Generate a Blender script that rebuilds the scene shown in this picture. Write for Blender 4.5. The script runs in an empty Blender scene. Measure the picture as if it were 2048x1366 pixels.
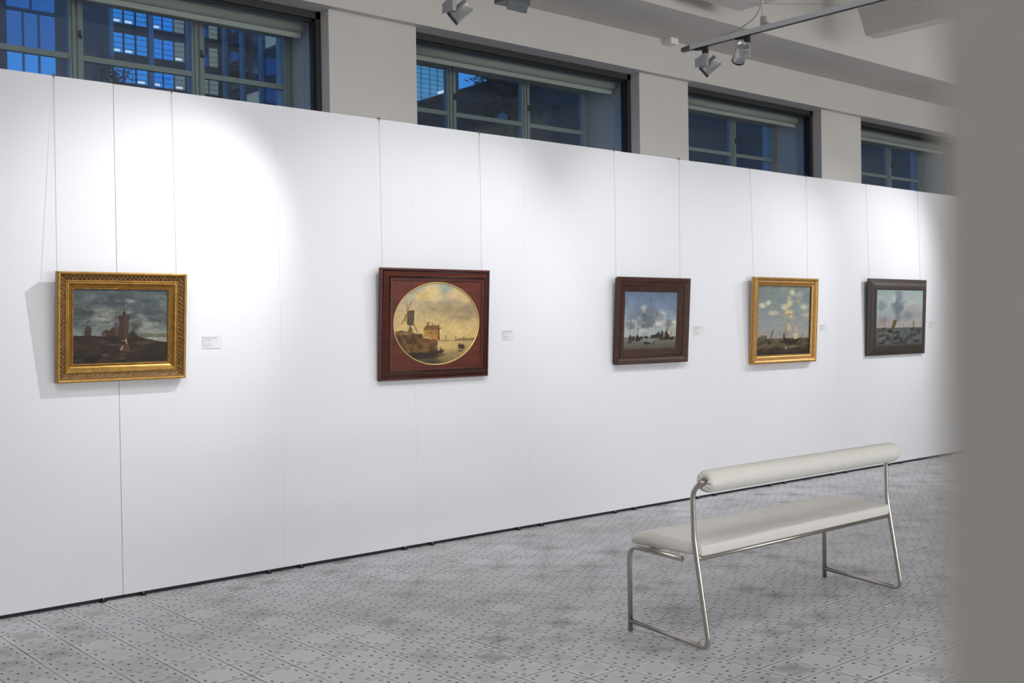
import bpy, bmesh, math, random
import numpy as np
from mathutils import Vector, Matrix, Euler

random.seed(7)
SC = bpy.context.scene
COL = SC.collection
PI = math.pi

# ------------------------------------------------------------------ camera
H = 1.51                                    # lens height above the floor
YAW, PITCH, ROLL = 0.71038157, -0.01220524, -0.01547259
F_PX = 2205.55
fwd = Vector((math.sin(YAW) * math.cos(PITCH), math.cos(YAW) * math.cos(PITCH), math.sin(PITCH)))
rgt = Vector((math.cos(YAW), -math.sin(YAW), 0))
upv = rgt.cross(fwd)
r2 = math.cos(ROLL) * rgt + math.sin(ROLL) * upv
u2 = -math.sin(ROLL) * rgt + math.cos(ROLL) * upv
cam = bpy.data.cameras.new('camera')
cam_o = bpy.data.objects.new('camera', cam)
COL.objects.link(cam_o)
M = Matrix((r2, u2, -fwd)).transposed().to_4x4()
M.translation = Vector((0, 0, H))
cam_o.matrix_world = M
cam.sensor_width = 36.0
cam.lens = F_PX / 2048 * 36.0
cam.clip_start = 0.02
cam.clip_end = 600
cam.dof.use_dof = True
cam.dof.focus_distance = 6.6
cam.dof.aperture_fstop = 4.5
SC.camera = cam_o

# ------------------------------------------------------------------ world, exposure
SC.view_settings.view_transform = 'Standard'
SC.view_settings.look = 'None'
SC.view_settings.gamma = 1.0
SC.view_settings.use_curve_mapping = False
SC.view_settings.exposure = 0.1
w = bpy.data.worlds.new('dusk_sky')
SC.world = w
w.use_nodes = True
nt = w.node_tree
bg = nt.nodes['Background']
tc = nt.nodes.new('ShaderNodeTexCoord')
sx = nt.nodes.new('ShaderNodeSeparateXYZ')
cr = nt.nodes.new('ShaderNodeValToRGB')
nt.links.new(tc.outputs['Generated'], sx.inputs[0])
nt.links.new(sx.outputs['Z'], cr.inputs[0])
cr.color_ramp.elements[0].position = 0.0
cr.color_ramp.elements[0].color = (0.075, 0.38, 0.98, 1)
cr.color_ramp.elements[1].position = 0.6
cr.color_ramp.elements[1].color = (0.03, 0.20, 0.70, 1)
nt.links.new(cr.outputs[0], bg.inputs[0])
bg.inputs[1].default_value = 1.0


def spot_light(name, loc, target, watts, cone=46, blend=0.75, col=(0.965, 0.985, 1.0), rad=0.013):
    l = bpy.data.lights.new(name, 'SPOT')
    l.energy = watts
    l.spot_size = math.radians(cone)
    l.spot_blend = blend
    l.color = col
    l.shadow_soft_size = rad
    o = bpy.data.objects.new(name, l)
    COL.objects.link(o)
    o.location = loc
    o.rotation_euler = (Vector(target) - Vector(loc)).to_track_quat('-Z', 'Y').to_euler()
    return o


def area_light(name, loc, sx_, sy_, watts, rot=(0, 0, 0), col=(1, 1, 1)):
    l = bpy.data.lights.new(name, 'AREA')
    l.shape = 'RECTANGLE'
    l.size = sx_
    l.size_y = sy_
    l.energy = watts
    l.color = col
    o = bpy.data.objects.new(name, l)
    COL.objects.link(o)
    o.location = loc
    o.rotation_euler = rot
    return o


# lamps of the gallery that hang outside the picture (spots on the further light tracks)
TZ = 3.24
SPW = 1.0
LW = {'s1': 62, 's3': 84, 's4': 78, 's5': 90, 's6': 195, 'v1': 54, 'v2': 84, 'v3': 158.0, 'A': 62, 'C': 82, 'F': 45, 'H': 545}
spot_light('track_spot', (1.3, 4.2, TZ), (3.5, 6.2, 1.9), LW['s1'], 80, 1.0)
spot_light('track_spot', (3.75, 3.9, TZ), (4.6, 6.2, 1.5), LW['s3'], 76, 1.0)
spot_light('track_spot', (3.75, 3.5, TZ), (6.6, 6.2, 1.9), LW['s4'], 50, 1.0)
spot_light('track_spot', (9.75, 4.3, TZ), (8.3, 6.2, 1.7), LW['s5'], 70, 1.0)
spot_light('track_spot', (11.75, 4.3, TZ), (10.2, 6.2, 1.6), LW['s6'], 76, 1.0)
# added overhead fill areas, unseen, that brighten walls and floor
area_light('ceiling_fill', (-2.5, -1.5, 4.85), 3.0, 3.0, LW['A'])
area_light('ceiling_fill', (1.4, 1.5, 4.85), 2.0, 2.0, LW['C'])
area_light('ceiling_fill', (14.0, 4.5, 4.85), 3.0, 1.0, LW['F'])
# added level fill in front of the windowless front wall, unseen
area_light('window_light', (9.0, -7.9, 2.0), 12.0, 2.6, LW['H'], (PI / 2, 0, 0), (.96, .985, 1))


# ------------------------------------------------------------------ materials
def srgb(r, g, b):
    f = lambda c: (c / 255 / 12.92) if c / 255 <= 0.04045 else ((c / 255 + 0.055) / 1.055) ** 2.4
    return (f(r), f(g), f(b), 1)


class NB:
    """small node-building helper"""
    def __init__(s, mat):
        s.t = mat.node_tree

    def n(s, typ, **kw):
        x = s.t.nodes.new(typ)
        for k, v in kw.items():
            setattr(x, k, v)
        return x

    def l(s, a, b):
        s.t.links.new(a, b)

    def m(s, op, a, b=None, c=None, clamp=False):
        x = s.n('ShaderNodeMath', operation=op, use_clamp=clamp)
        for i, v in enumerate((a, b, c)):
            if v is None:
                continue
            if isinstance(v, (int, float)):
                x.inputs[i].default_value = v
            else:
                s.l(v, x.inputs[i])
        return x.outputs[0]

    def mix(s, f, a, b):
        x = s.n('ShaderNodeMix', data_type='RGBA')
        for sock, v in ((x.inputs['Factor'], f), (x.inputs[6], a), (x.inputs[7], b)):
            if isinstance(v, (int, float)):
                sock.default_value = v
            elif isinstance(v, tuple):
                sock.default_value = v
            else:
                s.l(v, sock)
        return x.outputs[2]


def mat(name, col, rough=0.6, metal=0.0, var=0.06, scale=8.0, bump=0.0, bscale=60.0, spec=0.5,
        emit=None, emits=0.0, stretch=None, aniso=False):
    m = bpy.data.materials.new(name)
    m.use_nodes = True
    b = m.node_tree.nodes['Principled BSDF']
    k = NB(m)
    t = k.n('ShaderNodeTexCoord')
    src = t.outputs['Object']
    if stretch:
        mp = k.n('ShaderNodeMapping')
        mp.inputs['Scale'].default_value = stretch
        k.l(src, mp.inputs[0])
        src = mp.outputs[0]
    nz = k.n('ShaderNodeTexNoise')
    nz.inputs['Scale'].default_value = scale
    nz.inputs['Detail'].default_value = 5
    k.l(src, nz.inputs[0])
    lo = tuple(max(0, c * (1 - 2 * var)) for c in col[:3]) + (1,)
    hi = tuple(min(1, c * (1 + 2 * var)) for c in col[:3]) + (1,)
    k.l(k.mix(nz.outputs[0], lo, hi), b.inputs['Base Color'])
    b.inputs['Roughness'].default_value = rough
    b.inputs['Metallic'].default_value = metal
    b.inputs['Specular IOR Level'].default_value = spec
    if bump:
        n2 = k.n('ShaderNodeTexNoise')
        n2.inputs['Scale'].default_value = bscale
        n2.inputs['Detail'].default_value = 4
        k.l(src, n2.inputs[0])
        bp = k.n('ShaderNodeBump')
        bp.inputs['Strength'].default_value = bump
        bp.inputs['Distance'].default_value = 0.004
        k.l(n2.outputs[0], bp.inputs['Height'])
        k.l(bp.outputs[0], b.inputs['Normal'])
    if emit:
        b.inputs['Emission Color'].default_value = emit
        b.inputs['Emission Strength'].default_value = emits
    return m


MT = {}
MT['plaster'] = mat('wall_plaster', srgb(214, 209, 204), 0.9, var=0.015, scale=3, bump=0.06, bscale=90)
MT['panel'] = mat('white_panel_paint', srgb(231, 231, 236), 0.55, var=0.008, scale=2.0, bump=0.02, bscale=150)
MT['near'] = mat('near_wall_paint', srgb(206, 203, 197), 0.9, var=0.01)
MT['black'] = mat('gap_shade', srgb(22, 26, 34), 0.6)
MT['darkframe'] = mat('grey_aluminium', srgb(58, 57, 57), 0.45, metal=0.2, var=0.03)
MT['gasket'] = mat('black_gasket', srgb(10, 11, 14), 0.5)
MT['oldwood'] = mat('grey_green_window_paint', srgb(150, 158, 150), 0.55, var=0.03)
MT['blind'] = mat('blind_cloth', srgb(176, 176, 160), 0.85, var=0.02, bump=0.05, bscale=300)
MT['blindrail'] = mat('blind_rail', srgb(196, 196, 180), 0.5, var=0.02)
MT['steel'] = mat('brushed_steel', srgb(190, 184, 176), 0.28, metal=1.0, var=0.05, scale=40)
MT['wire'] = mat('steel_wire', srgb(128, 126, 124), 0.45, metal=0.5)
MT['hook'] = mat('hook_metal', srgb(110, 104, 98), 0.4, metal=0.9)
MT['leather'] = mat('off_white_leather', srgb(238, 235, 229), 0.5, var=0.02, scale=14, bump=0.3, bscale=18)
MT['alu'] = mat('silver_lamp_metal', srgb(178, 178, 178), 0.38, metal=0.75, var=0.03)
MT['track'] = mat('grey_track_metal', srgb(196, 200, 202), 0.5, metal=0.15, var=0.02)
MT['dgrey'] = mat('dark_grey_lamp_metal', srgb(84, 88, 92), 0.5, metal=0.3)
MT['blackp'] = mat('black_plastic', srgb(16, 16, 18), 0.5)
MT['cable'] = mat('grey_cable', srgb(170, 168, 160), 0.6)
MT['white'] = mat('white_plastic', srgb(242, 240, 236), 0.6)
MT['caption'] = mat('caption_board', srgb(224, 225, 226), 0.6, var=0.01)
MT['ink'] = mat('caption_ink', srgb(96, 94, 96), 0.7)
MT['lampglow'] = mat('lamp_glow', (1, .95, .88, 1), 0.4, emit=(1, .95, .88, 1), emits=8)
MT['dust'] = mat('chipped_paint', srgb(150, 120, 110), 0.8)
# frames
MT['gold'] = mat('gilded_wood', (0.42, 0.235, 0.056, 1), 0.36, metal=0.72, var=0.25, scale=26, bump=0.1, bscale=70)
MT['goldwarm'] = mat('reddish_gilding', (0.42, 0.22, 0.075, 1), 0.34, metal=0.7, var=0.35, scale=60, bump=.6, bscale=90)
MT['golddark'] = mat('crevice_dark_gilding', (0.15, 0.085, 0.028, 1), 0.5, metal=0.5, var=0.35, scale=60, bump=.8, bscale=120)  # crevice darkness between the leaves put into the gilding colour
MT['goldside'] = mat('worn_gilt_side', srgb(176, 132, 92), 0.6, metal=0.15, var=0.12, scale=12)
MT['gold4'] = mat('amber_gilding', (0.50, 0.275, 0.085, 1), 0.36, metal=0.7, var=0.2, scale=30, bump=0.1, bscale=70)
MT['mahog'] = mat('red_brown_wood', srgb(84, 38, 25), 0.34, spec=.35, var=0.35, scale=9, stretch=(1, 1, 6))
MT['mahogd'] = mat('dark_ripple_wood', srgb(50, 28, 22), 0.38, spec=.35, var=0.3, scale=14)
MT['spandrel'] = mat('red_brown_veneer', srgb(90, 36, 21), 0.4, spec=.3, var=0.4, scale=7, stretch=(1, 1, 4))
MT['oak'] = mat('dark_brown_oak', srgb(66, 41, 31), 0.5, spec=.35, var=0.36, scale=10, stretch=(1, 1, 5), bump=0.15)
MT['ebony'] = mat('black_brown_wood', srgb(60, 50, 44), 0.42, spec=.4, var=0.2, scale=12, stretch=(1, 1, 5))
MT['paleslip'] = mat('gilt_slip', (0.72, 0.52, 0.22, 1), 0.35, metal=0.6, var=0.1)
MT['back'] = mat('frame_back_board', srgb(58, 46, 40), 0.8)
# outdoors
MT['purple'] = mat('dark_violet_cladding', srgb(116, 84, 78), 0.8, var=0.05)
MT['purple2'] = mat('violet_grey_wall', srgb(122, 94, 90), 0.85, var=0.05)
MT['fin'] = mat('pale_fin', srgb(176, 176, 176), 0.6)
MT['bluebar'] = mat('window_bar', srgb(96, 104, 112), 0.6)
MT['skyglass'] = mat('mirror_glass', (0.36, 0.85, 0.98, 1), 0.08, metal=1.0, var=0.03, scale=.4)
MT['annexglass'] = mat('dull_glass', (0.24, 0.42, 0.55, 1), 0.1, metal=1.0, var=0.03, scale=.4)
MT['darkglass'] = mat('dim_glass', (0.12, 0.20, 0.27, 1), 0.12, metal=1.0, var=0.05, scale=.4)
MT['litglass'] = mat('lit_office_glass', (.2, .24, .22, 1), 0.3, emit=(.62, .74, .62, 1), emits=.22)
MT['tube'] = mat('office_lamp', (1, 1, 1, 1), 0.4, emit=(.95, 1, .9, 1), emits=.8)
MT['blueglow'] = mat('glowing_sky_reflection', (.05, .2, .4, 1), 0.3, emit=(.014, .235, .78, 1), emits=.85, var=.2, scale=.6)  # glow put in for the sky reflection that the return wing blocks
MT['tower'] = mat('lit_tower_glass', (.1, .3, .4, 1), 0.2, emit=(.13, .42, .62, 1), emits=.55, var=.2, scale=.15)
MT['pav'] = mat('pavilion_boards', srgb(80, 62, 58), 0.85, var=.08)
MT['pavd'] = mat('pavilion_wall', srgb(52, 44, 44), 0.85, var=.08)
MT['leaf'] = mat('dark_foliage', srgb(40, 46, 50), 0.8, var=.2)
MT['bark'] = mat('dark_bark', srgb(50, 44, 44), 0.9)
MT['globe'] = mat('pale_globe', srgb(120, 122, 122), 0.3)
MT['ground'] = mat('asphalt', srgb(70, 70, 74), 0.9)


def glass_mat():
    m = bpy.data.materials.new('window_glass')
    m.use_nodes = True
    t = m.node_tree
    t.nodes.remove(t.nodes['Principled BSDF'])
    k = NB(m)
    tr = k.n('ShaderNodeBsdfTransparent')
    tr.inputs[0].default_value = (.80, .86, .88, 1)
    gl = k.n('ShaderNodeBsdfGlossy')
    gl.inputs['Roughness'].default_value = 0.004
    gl.inputs['Color'].default_value = (.9, .95, 1, 1)
    ge = k.n('ShaderNodeNewGeometry')
    dt = k.n('ShaderNodeVectorMath', operation='DOT_PRODUCT')
    k.l(ge.outputs['Normal'], dt.inputs[0])
    k.l(ge.outputs['Incoming'], dt.inputs[1])
    x = k.m('SUBTRACT', 1.0, k.m('ABSOLUTE', dt.outputs['Value']), clamp=True)
    refl = k.m('ADD', k.m('MULTIPLY', k.m('POWER', x, 5.0), .9), .075, clamp=True)
    mx = k.n('ShaderNodeMixShader')
    k.l(refl, mx.inputs[0])
    k.l(tr.outputs[0], mx.inputs[1])
    k.l(gl.outputs[0], mx.inputs[2])
    k.l(mx.outputs[0], t.nodes['Material Output'].inputs[0])
    return m


MT['glass'] = glass_mat()

TILE, TOX, TOY = 0.20924, 3.31033, 4.21372


def floor_mat():
    m = bpy.data.materials.new('slotted_floor_tiles')
    m.use_nodes = True
    k = NB(m)
    b = m.node_tree.nodes['Principled BSDF']
    tcn = k.n('ShaderNodeTexCoord')
    sp = k.n('ShaderNodeSeparateXYZ')
    k.l(tcn.outputs['Object'], sp.inputs[0])
    a = k.m('DIVIDE', k.m('SUBTRACT', sp.outputs[0], TOX), TILE)
    c = k.m('DIVIDE', k.m('SUBTRACT', TOY, sp.outputs[1]), TILE)
    fa, fc = k.m('FRACT', a), k.m('FRACT', c)
    ia, ic = k.m('FLOOR', a), k.m('FLOOR', c)
    cv = k.n('ShaderNodeCombineXYZ')
    k.l(ia, cv.inputs[0])
    k.l(ic, cv.inputs[1])
    wn = k.n('ShaderNodeTexWhiteNoise', noise_dimensions='2D')
    k.l(cv.outputs[0], wn.inputs['Vector'])
    rs = k.n('ShaderNodeSeparateColor')
    k.l(wn.outputs['Color'], rs.inputs[0])
    R1, R2, R3 = rs.outputs[0], rs.outputs[1], rs.outputs[2]
    # quarter turn of some tiles
    flip = k.m('GREATER_THAN', R1, 0.5)
    inv = k.m('SUBTRACT', 1.0, flip)
    pa = k.m('ADD', k.m('MULTIPLY', fa, inv), k.m('MULTIPLY', fc, flip))
    pc = k.m('ADD', k.m('MULTIPLY', fc, inv), k.m('MULTIPLY', k.m('SUBTRACT', 1.0, fa), flip))

    def slot(x, y, along):
        hx, hy = (0.054, 0.0225) if along else (0.0225, 0.054)
        dx = k.m('SUBTRACT', k.m('ABSOLUTE', k.m('SUBTRACT', pa, x)), hx)
        dy = k.m('SUBTRACT', k.m('ABSOLUTE', k.m('SUBTRACT', pc, y)), hy)
        return k.m('MAXIMUM', dx, dy)
    d = None
    for (x, y, al) in ((.335, .13, 1), (.775, .135, 1), (.236, .855, 1), (.68, .85, 1),
                       (.14, .18, 0), (.872, .33, 0), (.135, .645, 0), (.878, .79, 0)):
        s_ = slot(x, y, al)
        d = s_ if d is None else k.m('MINIMUM', d, s_)
    mid = k.m('MINIMUM', slot(.40, .41, 0), slot(.63, .56, 0))
    mid = k.m('ADD', mid, k.m('MULTIPLY', k.m('GREATER_THAN', R2, .72), 1.0))
    d = k.m('MINIMUM', d, mid)
    slotm = k.m('LESS_THAN', d, 0.0)
    # joints
    ea = k.m('MINIMUM', fa, k.m('SUBTRACT', 1.0, fa))
    ec = k.m('MINIMUM', fc, k.m('SUBTRACT', 1.0, fc))
    wob = k.n('ShaderNodeTexNoise')
    wob.inputs['Scale'].default_value = 1.7
    k.l(tcn.outputs['Object'], wob.inputs[0])
    wid = k.m('MULTIPLY', k.m('ADD', wob.outputs[0], -.2), 0.036)
    jm = k.m('LESS_THAN', k.m('MINIMUM', ea, ec), wid)
    # worn, dirty middle of the tile and pale rubbed rim
    e = k.m('MINIMUM', ea, ec)
    rim = k.m('SMOOTH_MIN', k.m('MULTIPLY', e, 3.0), 1.0, .3)
    nz = k.n('ShaderNodeTexNoise')
    nz.inputs['Scale'].default_value = 6
    nz.inputs['Detail'].default_value = 7
    fm = k.n('ShaderNodeMapping')
    fm.inputs['Scale'].default_value = (.8, 2.6, 1)
    k.l(tcn.outputs['Object'], fm.inputs[0])
    k.l(fm.outputs[0], nz.inputs[0])
    big = k.n('ShaderNodeTexNoise')
    big.inputs['Scale'].default_value = .9
    k.l(tcn.outputs['Object'], big.inputs[0])
    dirt = k.m('MULTIPLY', rim, k.m('MULTIPLY', k.m('ADD', k.m('MULTIPLY', R3, R3), .10), k.m('ADD', k.m('MULTIPLY', nz.outputs[0], 1.1), .12)), clamp=True)
    light = k.mix(R2, srgb(196, 197, 200), srgb(211, 212, 215))
    base = k.mix(dirt, light, srgb(126, 124, 120))
    base = k.mix(k.m('MULTIPLY', k.m('SUBTRACT', big.outputs[0], .45, clamp=True), 1.2), base, srgb(160, 157, 152))
    gr = k.n('ShaderNodeTexNoise')
    gr.inputs['Scale'].default_value = 260
    k.l(tcn.outputs['Object'], gr.inputs[0])
    base = k.mix(k.m('MULTIPLY', k.m('SUBTRACT', gr.outputs[0], .5), .35, clamp=True), base, srgb(90, 88, 86))
    base = k.mix(jm, base, srgb(38, 32, 28))
    base = k.mix(slotm, base, srgb(34, 26, 22))
    k.l(base, b.inputs['Base Color'])
    b.inputs['Roughness'].default_value = 0.42
    b.inputs['Specular IOR Level'].default_value = 0.45
    bp = k.n('ShaderNodeBump')
    bp.inputs['Strength'].default_value = 0.35
    bp.inputs['Distance'].default_value = 0.003
    hgt = k.m('SUBTRACT', k.m('MULTIPLY', nz.outputs[0], .25), k.m('MAXIMUM', jm, slotm))
    k.l(hgt, bp.inputs['Height'])
    k.l(bp.outputs[0], b.inputs['Normal'])
    return m


MT['floor'] = floor_mat()


def paint_mat(name):
    m = bpy.data.materials.new(name)
    m.use_nodes = True
    k = NB(m)
    b = m.node_tree.nodes['Principled BSDF']
    at = k.n('ShaderNodeVertexColor', layer_name='paint')
    k.l(at.outputs[0], b.inputs['Base Color'])
    b.inputs['Roughness'].default_value = 0.45
    b.inputs['Specular IOR Level'].default_value = 0.25
    t = k.n('ShaderNodeTexCoord')
    nz = k.n('ShaderNodeTexNoise')
    nz.inputs['Scale'].default_value = 160
    k.l(t.outputs['Object'], nz.inputs[0])
    bp = k.n('ShaderNodeBump')
    bp.inputs['Strength'].default_value = 0.12
    bp.inputs['Distance'].default_value = 0.002
    k.l(nz.outputs[0], bp.inputs['Height'])
    k.l(bp.outputs[0], b.inputs['Normal'])
    return m


MT['paint'] = paint_mat('oil_paint')


# ------------------------------------------------------------------ mesh helpers
def obj(name, bm, m, parent=None, smooth=False, loc=None, rot=None):
    me = bpy.data.meshes.new(name)
    bmesh.ops.recalc_face_normals(bm, faces=bm.faces[:])
    bm.to_mesh(me)
    bm.free()
    if isinstance(m, (list, tuple)):
        for x in m:
            me.materials.append(x)
    else:
        me.materials.append(m)
    if smooth:
        for p in me.polygons:
            p.use_smooth = True
    o = bpy.data.objects.new(name, me)
    COL.objects.link(o)
    if parent:
        o.parent = parent
    if loc is not None:
        o.location = loc
    if rot is not None:
        o.rotation_euler = rot
    return o


def box(bm, x0, x1, y0, y1, z0, z1, bev=0.0):
    r = bmesh.ops.create_cube(bm, size=1)
    vs = r['verts']
    for v in vs:
        v.co = Vector(((x0 + x1) / 2 + v.co.x * (x1 - x0), (y0 + y1) / 2 + v.co.y * (y1 - y0),
                       (z0 + z1) / 2 + v.co.z * (z1 - z0)))
    if bev:
        es = list({e for v in vs for e in v.link_edges})
        bmesh.ops.bevel(bm, geom=es, offset=bev, segments=2, affect='EDGES', profile=.5)
    return vs


def quad(bm, pts):
    return bm.faces.new([bm.verts.new(p) for p in pts])


def fillet(pts, rads, n=6):
    pts = [Vector(p) for p in pts]
    out = [pts[0]]
    for i in range(1, len(pts) - 1):
        p, a, b = pts[i], pts[i - 1], pts[i + 1]
        r = rads[i - 1] if isinstance(rads, (list, tuple)) else rads
        r1 = min(r, (a - p).length * .49)
        r_2 = min(r, (b - p).length * .49)
        s = p + (a - p).normalized() * r1
        e = p + (b - p).normalized() * r_2
        for k in range(n + 1):
            t = k / n
            out.append((1 - t) ** 2 * s + 2 * t * (1 - t) * p + t * t * e)
    out.append(pts[-1])
    return out


def tube(bm, pts, r, seg=12, cap=True):
    pts = [Vector(p) for p in pts]
    rings = []
    up = None
    for i, p in enumerate(pts):
        d = (pts[min(i + 1, len(pts) - 1)] - pts[max(i - 1, 0)]).normalized()
        if up is None:
            up = d.orthogonal().normalized()
        else:
            up = (up - d * up.dot(d)).normalized()
        side = d.cross(up)
        rr = r[i] if isinstance(r, (list, tuple)) else r
        rings.append([bm.verts.new(p + rr * (math.cos(2 * PI * k / seg) * up + math.sin(2 * PI * k / seg) * side))
                      for k in range(seg)])
    for a, b in zip(rings, rings[1:]):
        for k in range(seg):
            bm.faces.new((a[k], a[(k + 1) % seg], b[(k + 1) % seg], b[k]))
    if cap:
        bm.faces.new(rings[0][::-1])
        bm.faces.new(rings[-1])


def tag(o, label, cat, group=None, kind=None):
    o['label'] = label
    o['category'] = cat
    if group:
        o['group'] = group
    if kind:
        o['kind'] = kind
    return o


def empty(name, loc=(0, 0, 0), rot=(0, 0, 0)):
    o = bpy.data.objects.new(name, None)
    o.empty_display_size = .1
    COL.objects.link(o)
    o.location = loc
    o.rotation_euler = rot
    return o


def struct(o):
    o['kind'] = 'structure'
    return o


# ------------------------------------------------------------------ room shell
bm = bmesh.new()
box(bm, -6, 20, -8, 7.35, -.1, 0)
struct(obj('floor', bm, MT['floor']))

PIL_Y, BAND_Y, FR_Y, OUT_Y = 6.67, 6.60, 6.775, 7.42
LINT, BTOP = 3.757, 4.074
WIN = [(0.70, 4.093), (4.843, 7.271), (7.931, 10.075), (10.83, 13.2)]
SILL = 2.25
bm = bmesh.new()
xs = [-6] + [v for p in WIN for v in p] + [20]
for i in range(0, len(xs), 2):                       # piers
    box(bm, xs[i], xs[i + 1], PIL_Y, OUT_Y, 0, LINT)
for a, b in WIN:
    box(bm, a, b, PIL_Y, OUT_Y, 0, SILL)
box(bm, -6, 20, BAND_Y, OUT_Y, LINT, 5.1)            # band over the windows
struct(obj('wall_back', bm, MT['plaster']))
bm = bmesh.new()
box(bm, -6, 20, 5.918, BAND_Y, BTOP, 5.0)            # long bulkhead under the ceiling
struct(obj('trim_1', bm, MT['plaster']))
bm = bmesh.new()
box(bm, -6, 20, -8, 5.918, 5.0, 5.2)
ce = struct(obj('ceiling', bm, MT['plaster']))


def taper_rib(x0, x1, y1, zb, name):
    b_ = bmesh.new()
    t = .10
    lo = [(x0, -8, zb), (x1, -8, zb), (x1, y1, zb), (x0, y1, zb)]
    hi = [(x0 - t, -8, 5.0), (x1 + t, -8, 5.0), (x1 + t, y1 + .22, 5.0), (x0 - t, y1 + .22, 5.0)]
    vl = [b_.verts.new(p) for p in lo]
    vh = [b_.verts.new(p) for p in hi]
    b_.faces.new(vl)
    b_.faces.new(vh)
    for i in range(4):
        b_.faces.new((vl[i], vl[(i + 1) % 4], vh[(i + 1) % 4], vh[i]))
    return struct(obj(name, b_, MT['plaster']))


taper_rib(6.85, 7.42, 5.68, 4.1, 'trim_2')
taper_rib(8.98, 9.14, 5.47, 4.1, 'trim_3')
bm = bmesh.new()
box(bm, -6.2, -6, -8, 7.35, 0, 5.1)
struct(obj('wall_left', bm, MT['plaster']))
bm = bmesh.new()
box(bm, -6, 20, -8.2, -8, 0, 5.1)
struct(obj('wall_front', bm, MT['plaster']))
bm = bmesh.new()
box(bm, 20, 20.2, -8, 7.35, 0, 5.1)
struct(obj('wall_far', bm, MT['plaster']))
bm = bmesh.new()
box(bm, .193, .36, -3.2, .1025, 0, 5.0)               # end of the cross wall right beside the lens
struct(obj('wall_right', bm, MT['near']))

# ------------------------------------------------------------------ windows
CASE = [  # mullion centres of the old outer casements, per window
    [1.62, 2.53, 3.36, 4.07], [4.78, 5.62, 6.44, 7.19], [7.99, 8.55, 9.34, 10.07], [10.9, 11.6, 12.4, 13.13]]
CY = [7.18, 7.25, 7.25, 7.25]
WHERE = ['over the gold framed tower painting', 'over the round windmill painting',
         'over the two middle ship paintings', 'beside the blurred near wall']
for i, (a, b) in enumerate(WIN):
    win = empty('window_%d' % (i + 1), ((a + b) / 2, FR_Y, SILL))
    struct(win)
    ox, oy, oz = (a + b) / 2, FR_Y, SILL

    def loc(bm_):
        bmesh.ops.translate(bm_, verts=bm_.verts[:], vec=(-ox, -oy, -oz))
        return bm_
    m_ = bmesh.new()
    fw = .052
    y0, y1 = FR_Y, FR_Y + .085
    box(m_, a, a + fw - .014, y0, y1, SILL, LINT)
    box(m_, b - fw + .014, b, y0, y1, SILL, LINT)
    box(m_, a, b, y0, y1, LINT - fw, LINT)
    box(m_, a, b, y0, y1, SILL, SILL + fw)
    obj('window_frame', loc(m_), MT['darkframe'], win)
    m_ = bmesh.new()
    q = fw + .012
    yg0, yg1 = FR_Y + .03, FR_Y + .062
    box(m_, a + fw - .014, a + q - .012, yg0, yg1, SILL + fw, LINT - fw)
    box(m_, b - q + .008, b - fw + .014, yg0, yg1, SILL + fw, LINT - fw)
    box(m_, a + fw - .014, b - fw + .014, yg0, yg1, LINT - q - .006, LINT - fw)
    obj('gasket', loc(m_), MT['gasket'], win)
    m_ = bmesh.new()
    quad(m_, [(a + .02, FR_Y + .05, SILL + .02), (b - .02, FR_Y + .05, SILL + .02),
              (b - .02, FR_Y + .05, LINT - .02), (a + .02, FR_Y + .05, LINT - .02)])
    obj('glass_pane', loc(m_), MT['glass'], win)
    m_ = bmesh.new()
    cy = CY[i]
    for j, c in enumerate(CASE[i]):
        last = j == 3
        hw = .045
        box(m_, c - hw, c + hw, cy, cy + .05, SILL, LINT)
        box(m_, c - hw + .018, c - .006, cy - .012, cy, SILL, LINT)
        box(m_, c + .006, c + hw - .018, cy - .012, cy, SILL, LINT)
    for j in range(3):
        box(m_, CASE[i][j] + .045, CASE[i][j + 1] - .045, cy + .005, cy + .045, 3.275, 3.31)
        box(m_, CASE[i][j] + .045, CASE[i][j + 1] - .045, cy + .005, cy + .045, LINT - .1, LINT)
        box(m_, CASE[i][j] + .045, CASE[i][j + 1] - .045, cy + .005, cy + .045, SILL, SILL + .08)
    cf = obj('casement_frame', loc(m_), MT['oldwood'], win)
    for c in CASE[i][1:3]:
        m_ = bmesh.new()
        box(m_, c + .010, c + .026, cy - .022, cy - .012, 3.41, 3.46)
        tube(m_, [(c + .016, cy - .03, 3.43), (c + .016, cy - .045, 3.415), (c + .016, cy - .05, 3.40)], .006, 8)
        obj('window_catch', loc(m_), MT['darkframe'], cf)
    m_ = bmesh.new()
    for j in range(3):
        quad(m_, [(CASE[i][j] + .03, cy + .025, SILL), (CASE[i][j + 1] - .03, cy + .025, SILL),
                  (CASE[i][j + 1] - .03, cy + .025, LINT), (CASE[i][j] + .03, cy + .025, LINT)])
    obj('outer_glass', loc(m_), MT['glass'], win)
    # rolled-down blind between the two panes
    rb = empty('roller_blind', ((a + b) / 2, 6.955, LINT))
    tag(rb, 'grey-green roller blind in the window ' + WHERE[i], 'blind',
        'roller blinds between the panes')
    bx = (b - a) / 2
    m_ = bmesh.new()
    box(m_, -bx + .03, bx - .06, -.003, .003, -.125, -.06)
    obj('blind_cloth', m_, MT['blind'], rb)
    m_ = bmesh.new()
    box(m_, -bx + .03, bx - .06, -.010, .010, -.158, -.123, .003)
    obj('bottom_rail', m_, MT['blindrail'], rb)
    m_ = bmesh.new()
    tube(m_, [(-bx + .03, -.012, -.085), (bx - .06, -.012, -.085)], .036, 18)
    obj('roller', m_, MT['blind'], rb, smooth=True)
    m_ = bmesh.new()
    tube(m_, [(bx - .035, 0, -.03), (bx - .035, 0, -.9)], .0018, 6)
    obj('pull_cord', m_, MT['cable'], rb)

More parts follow.
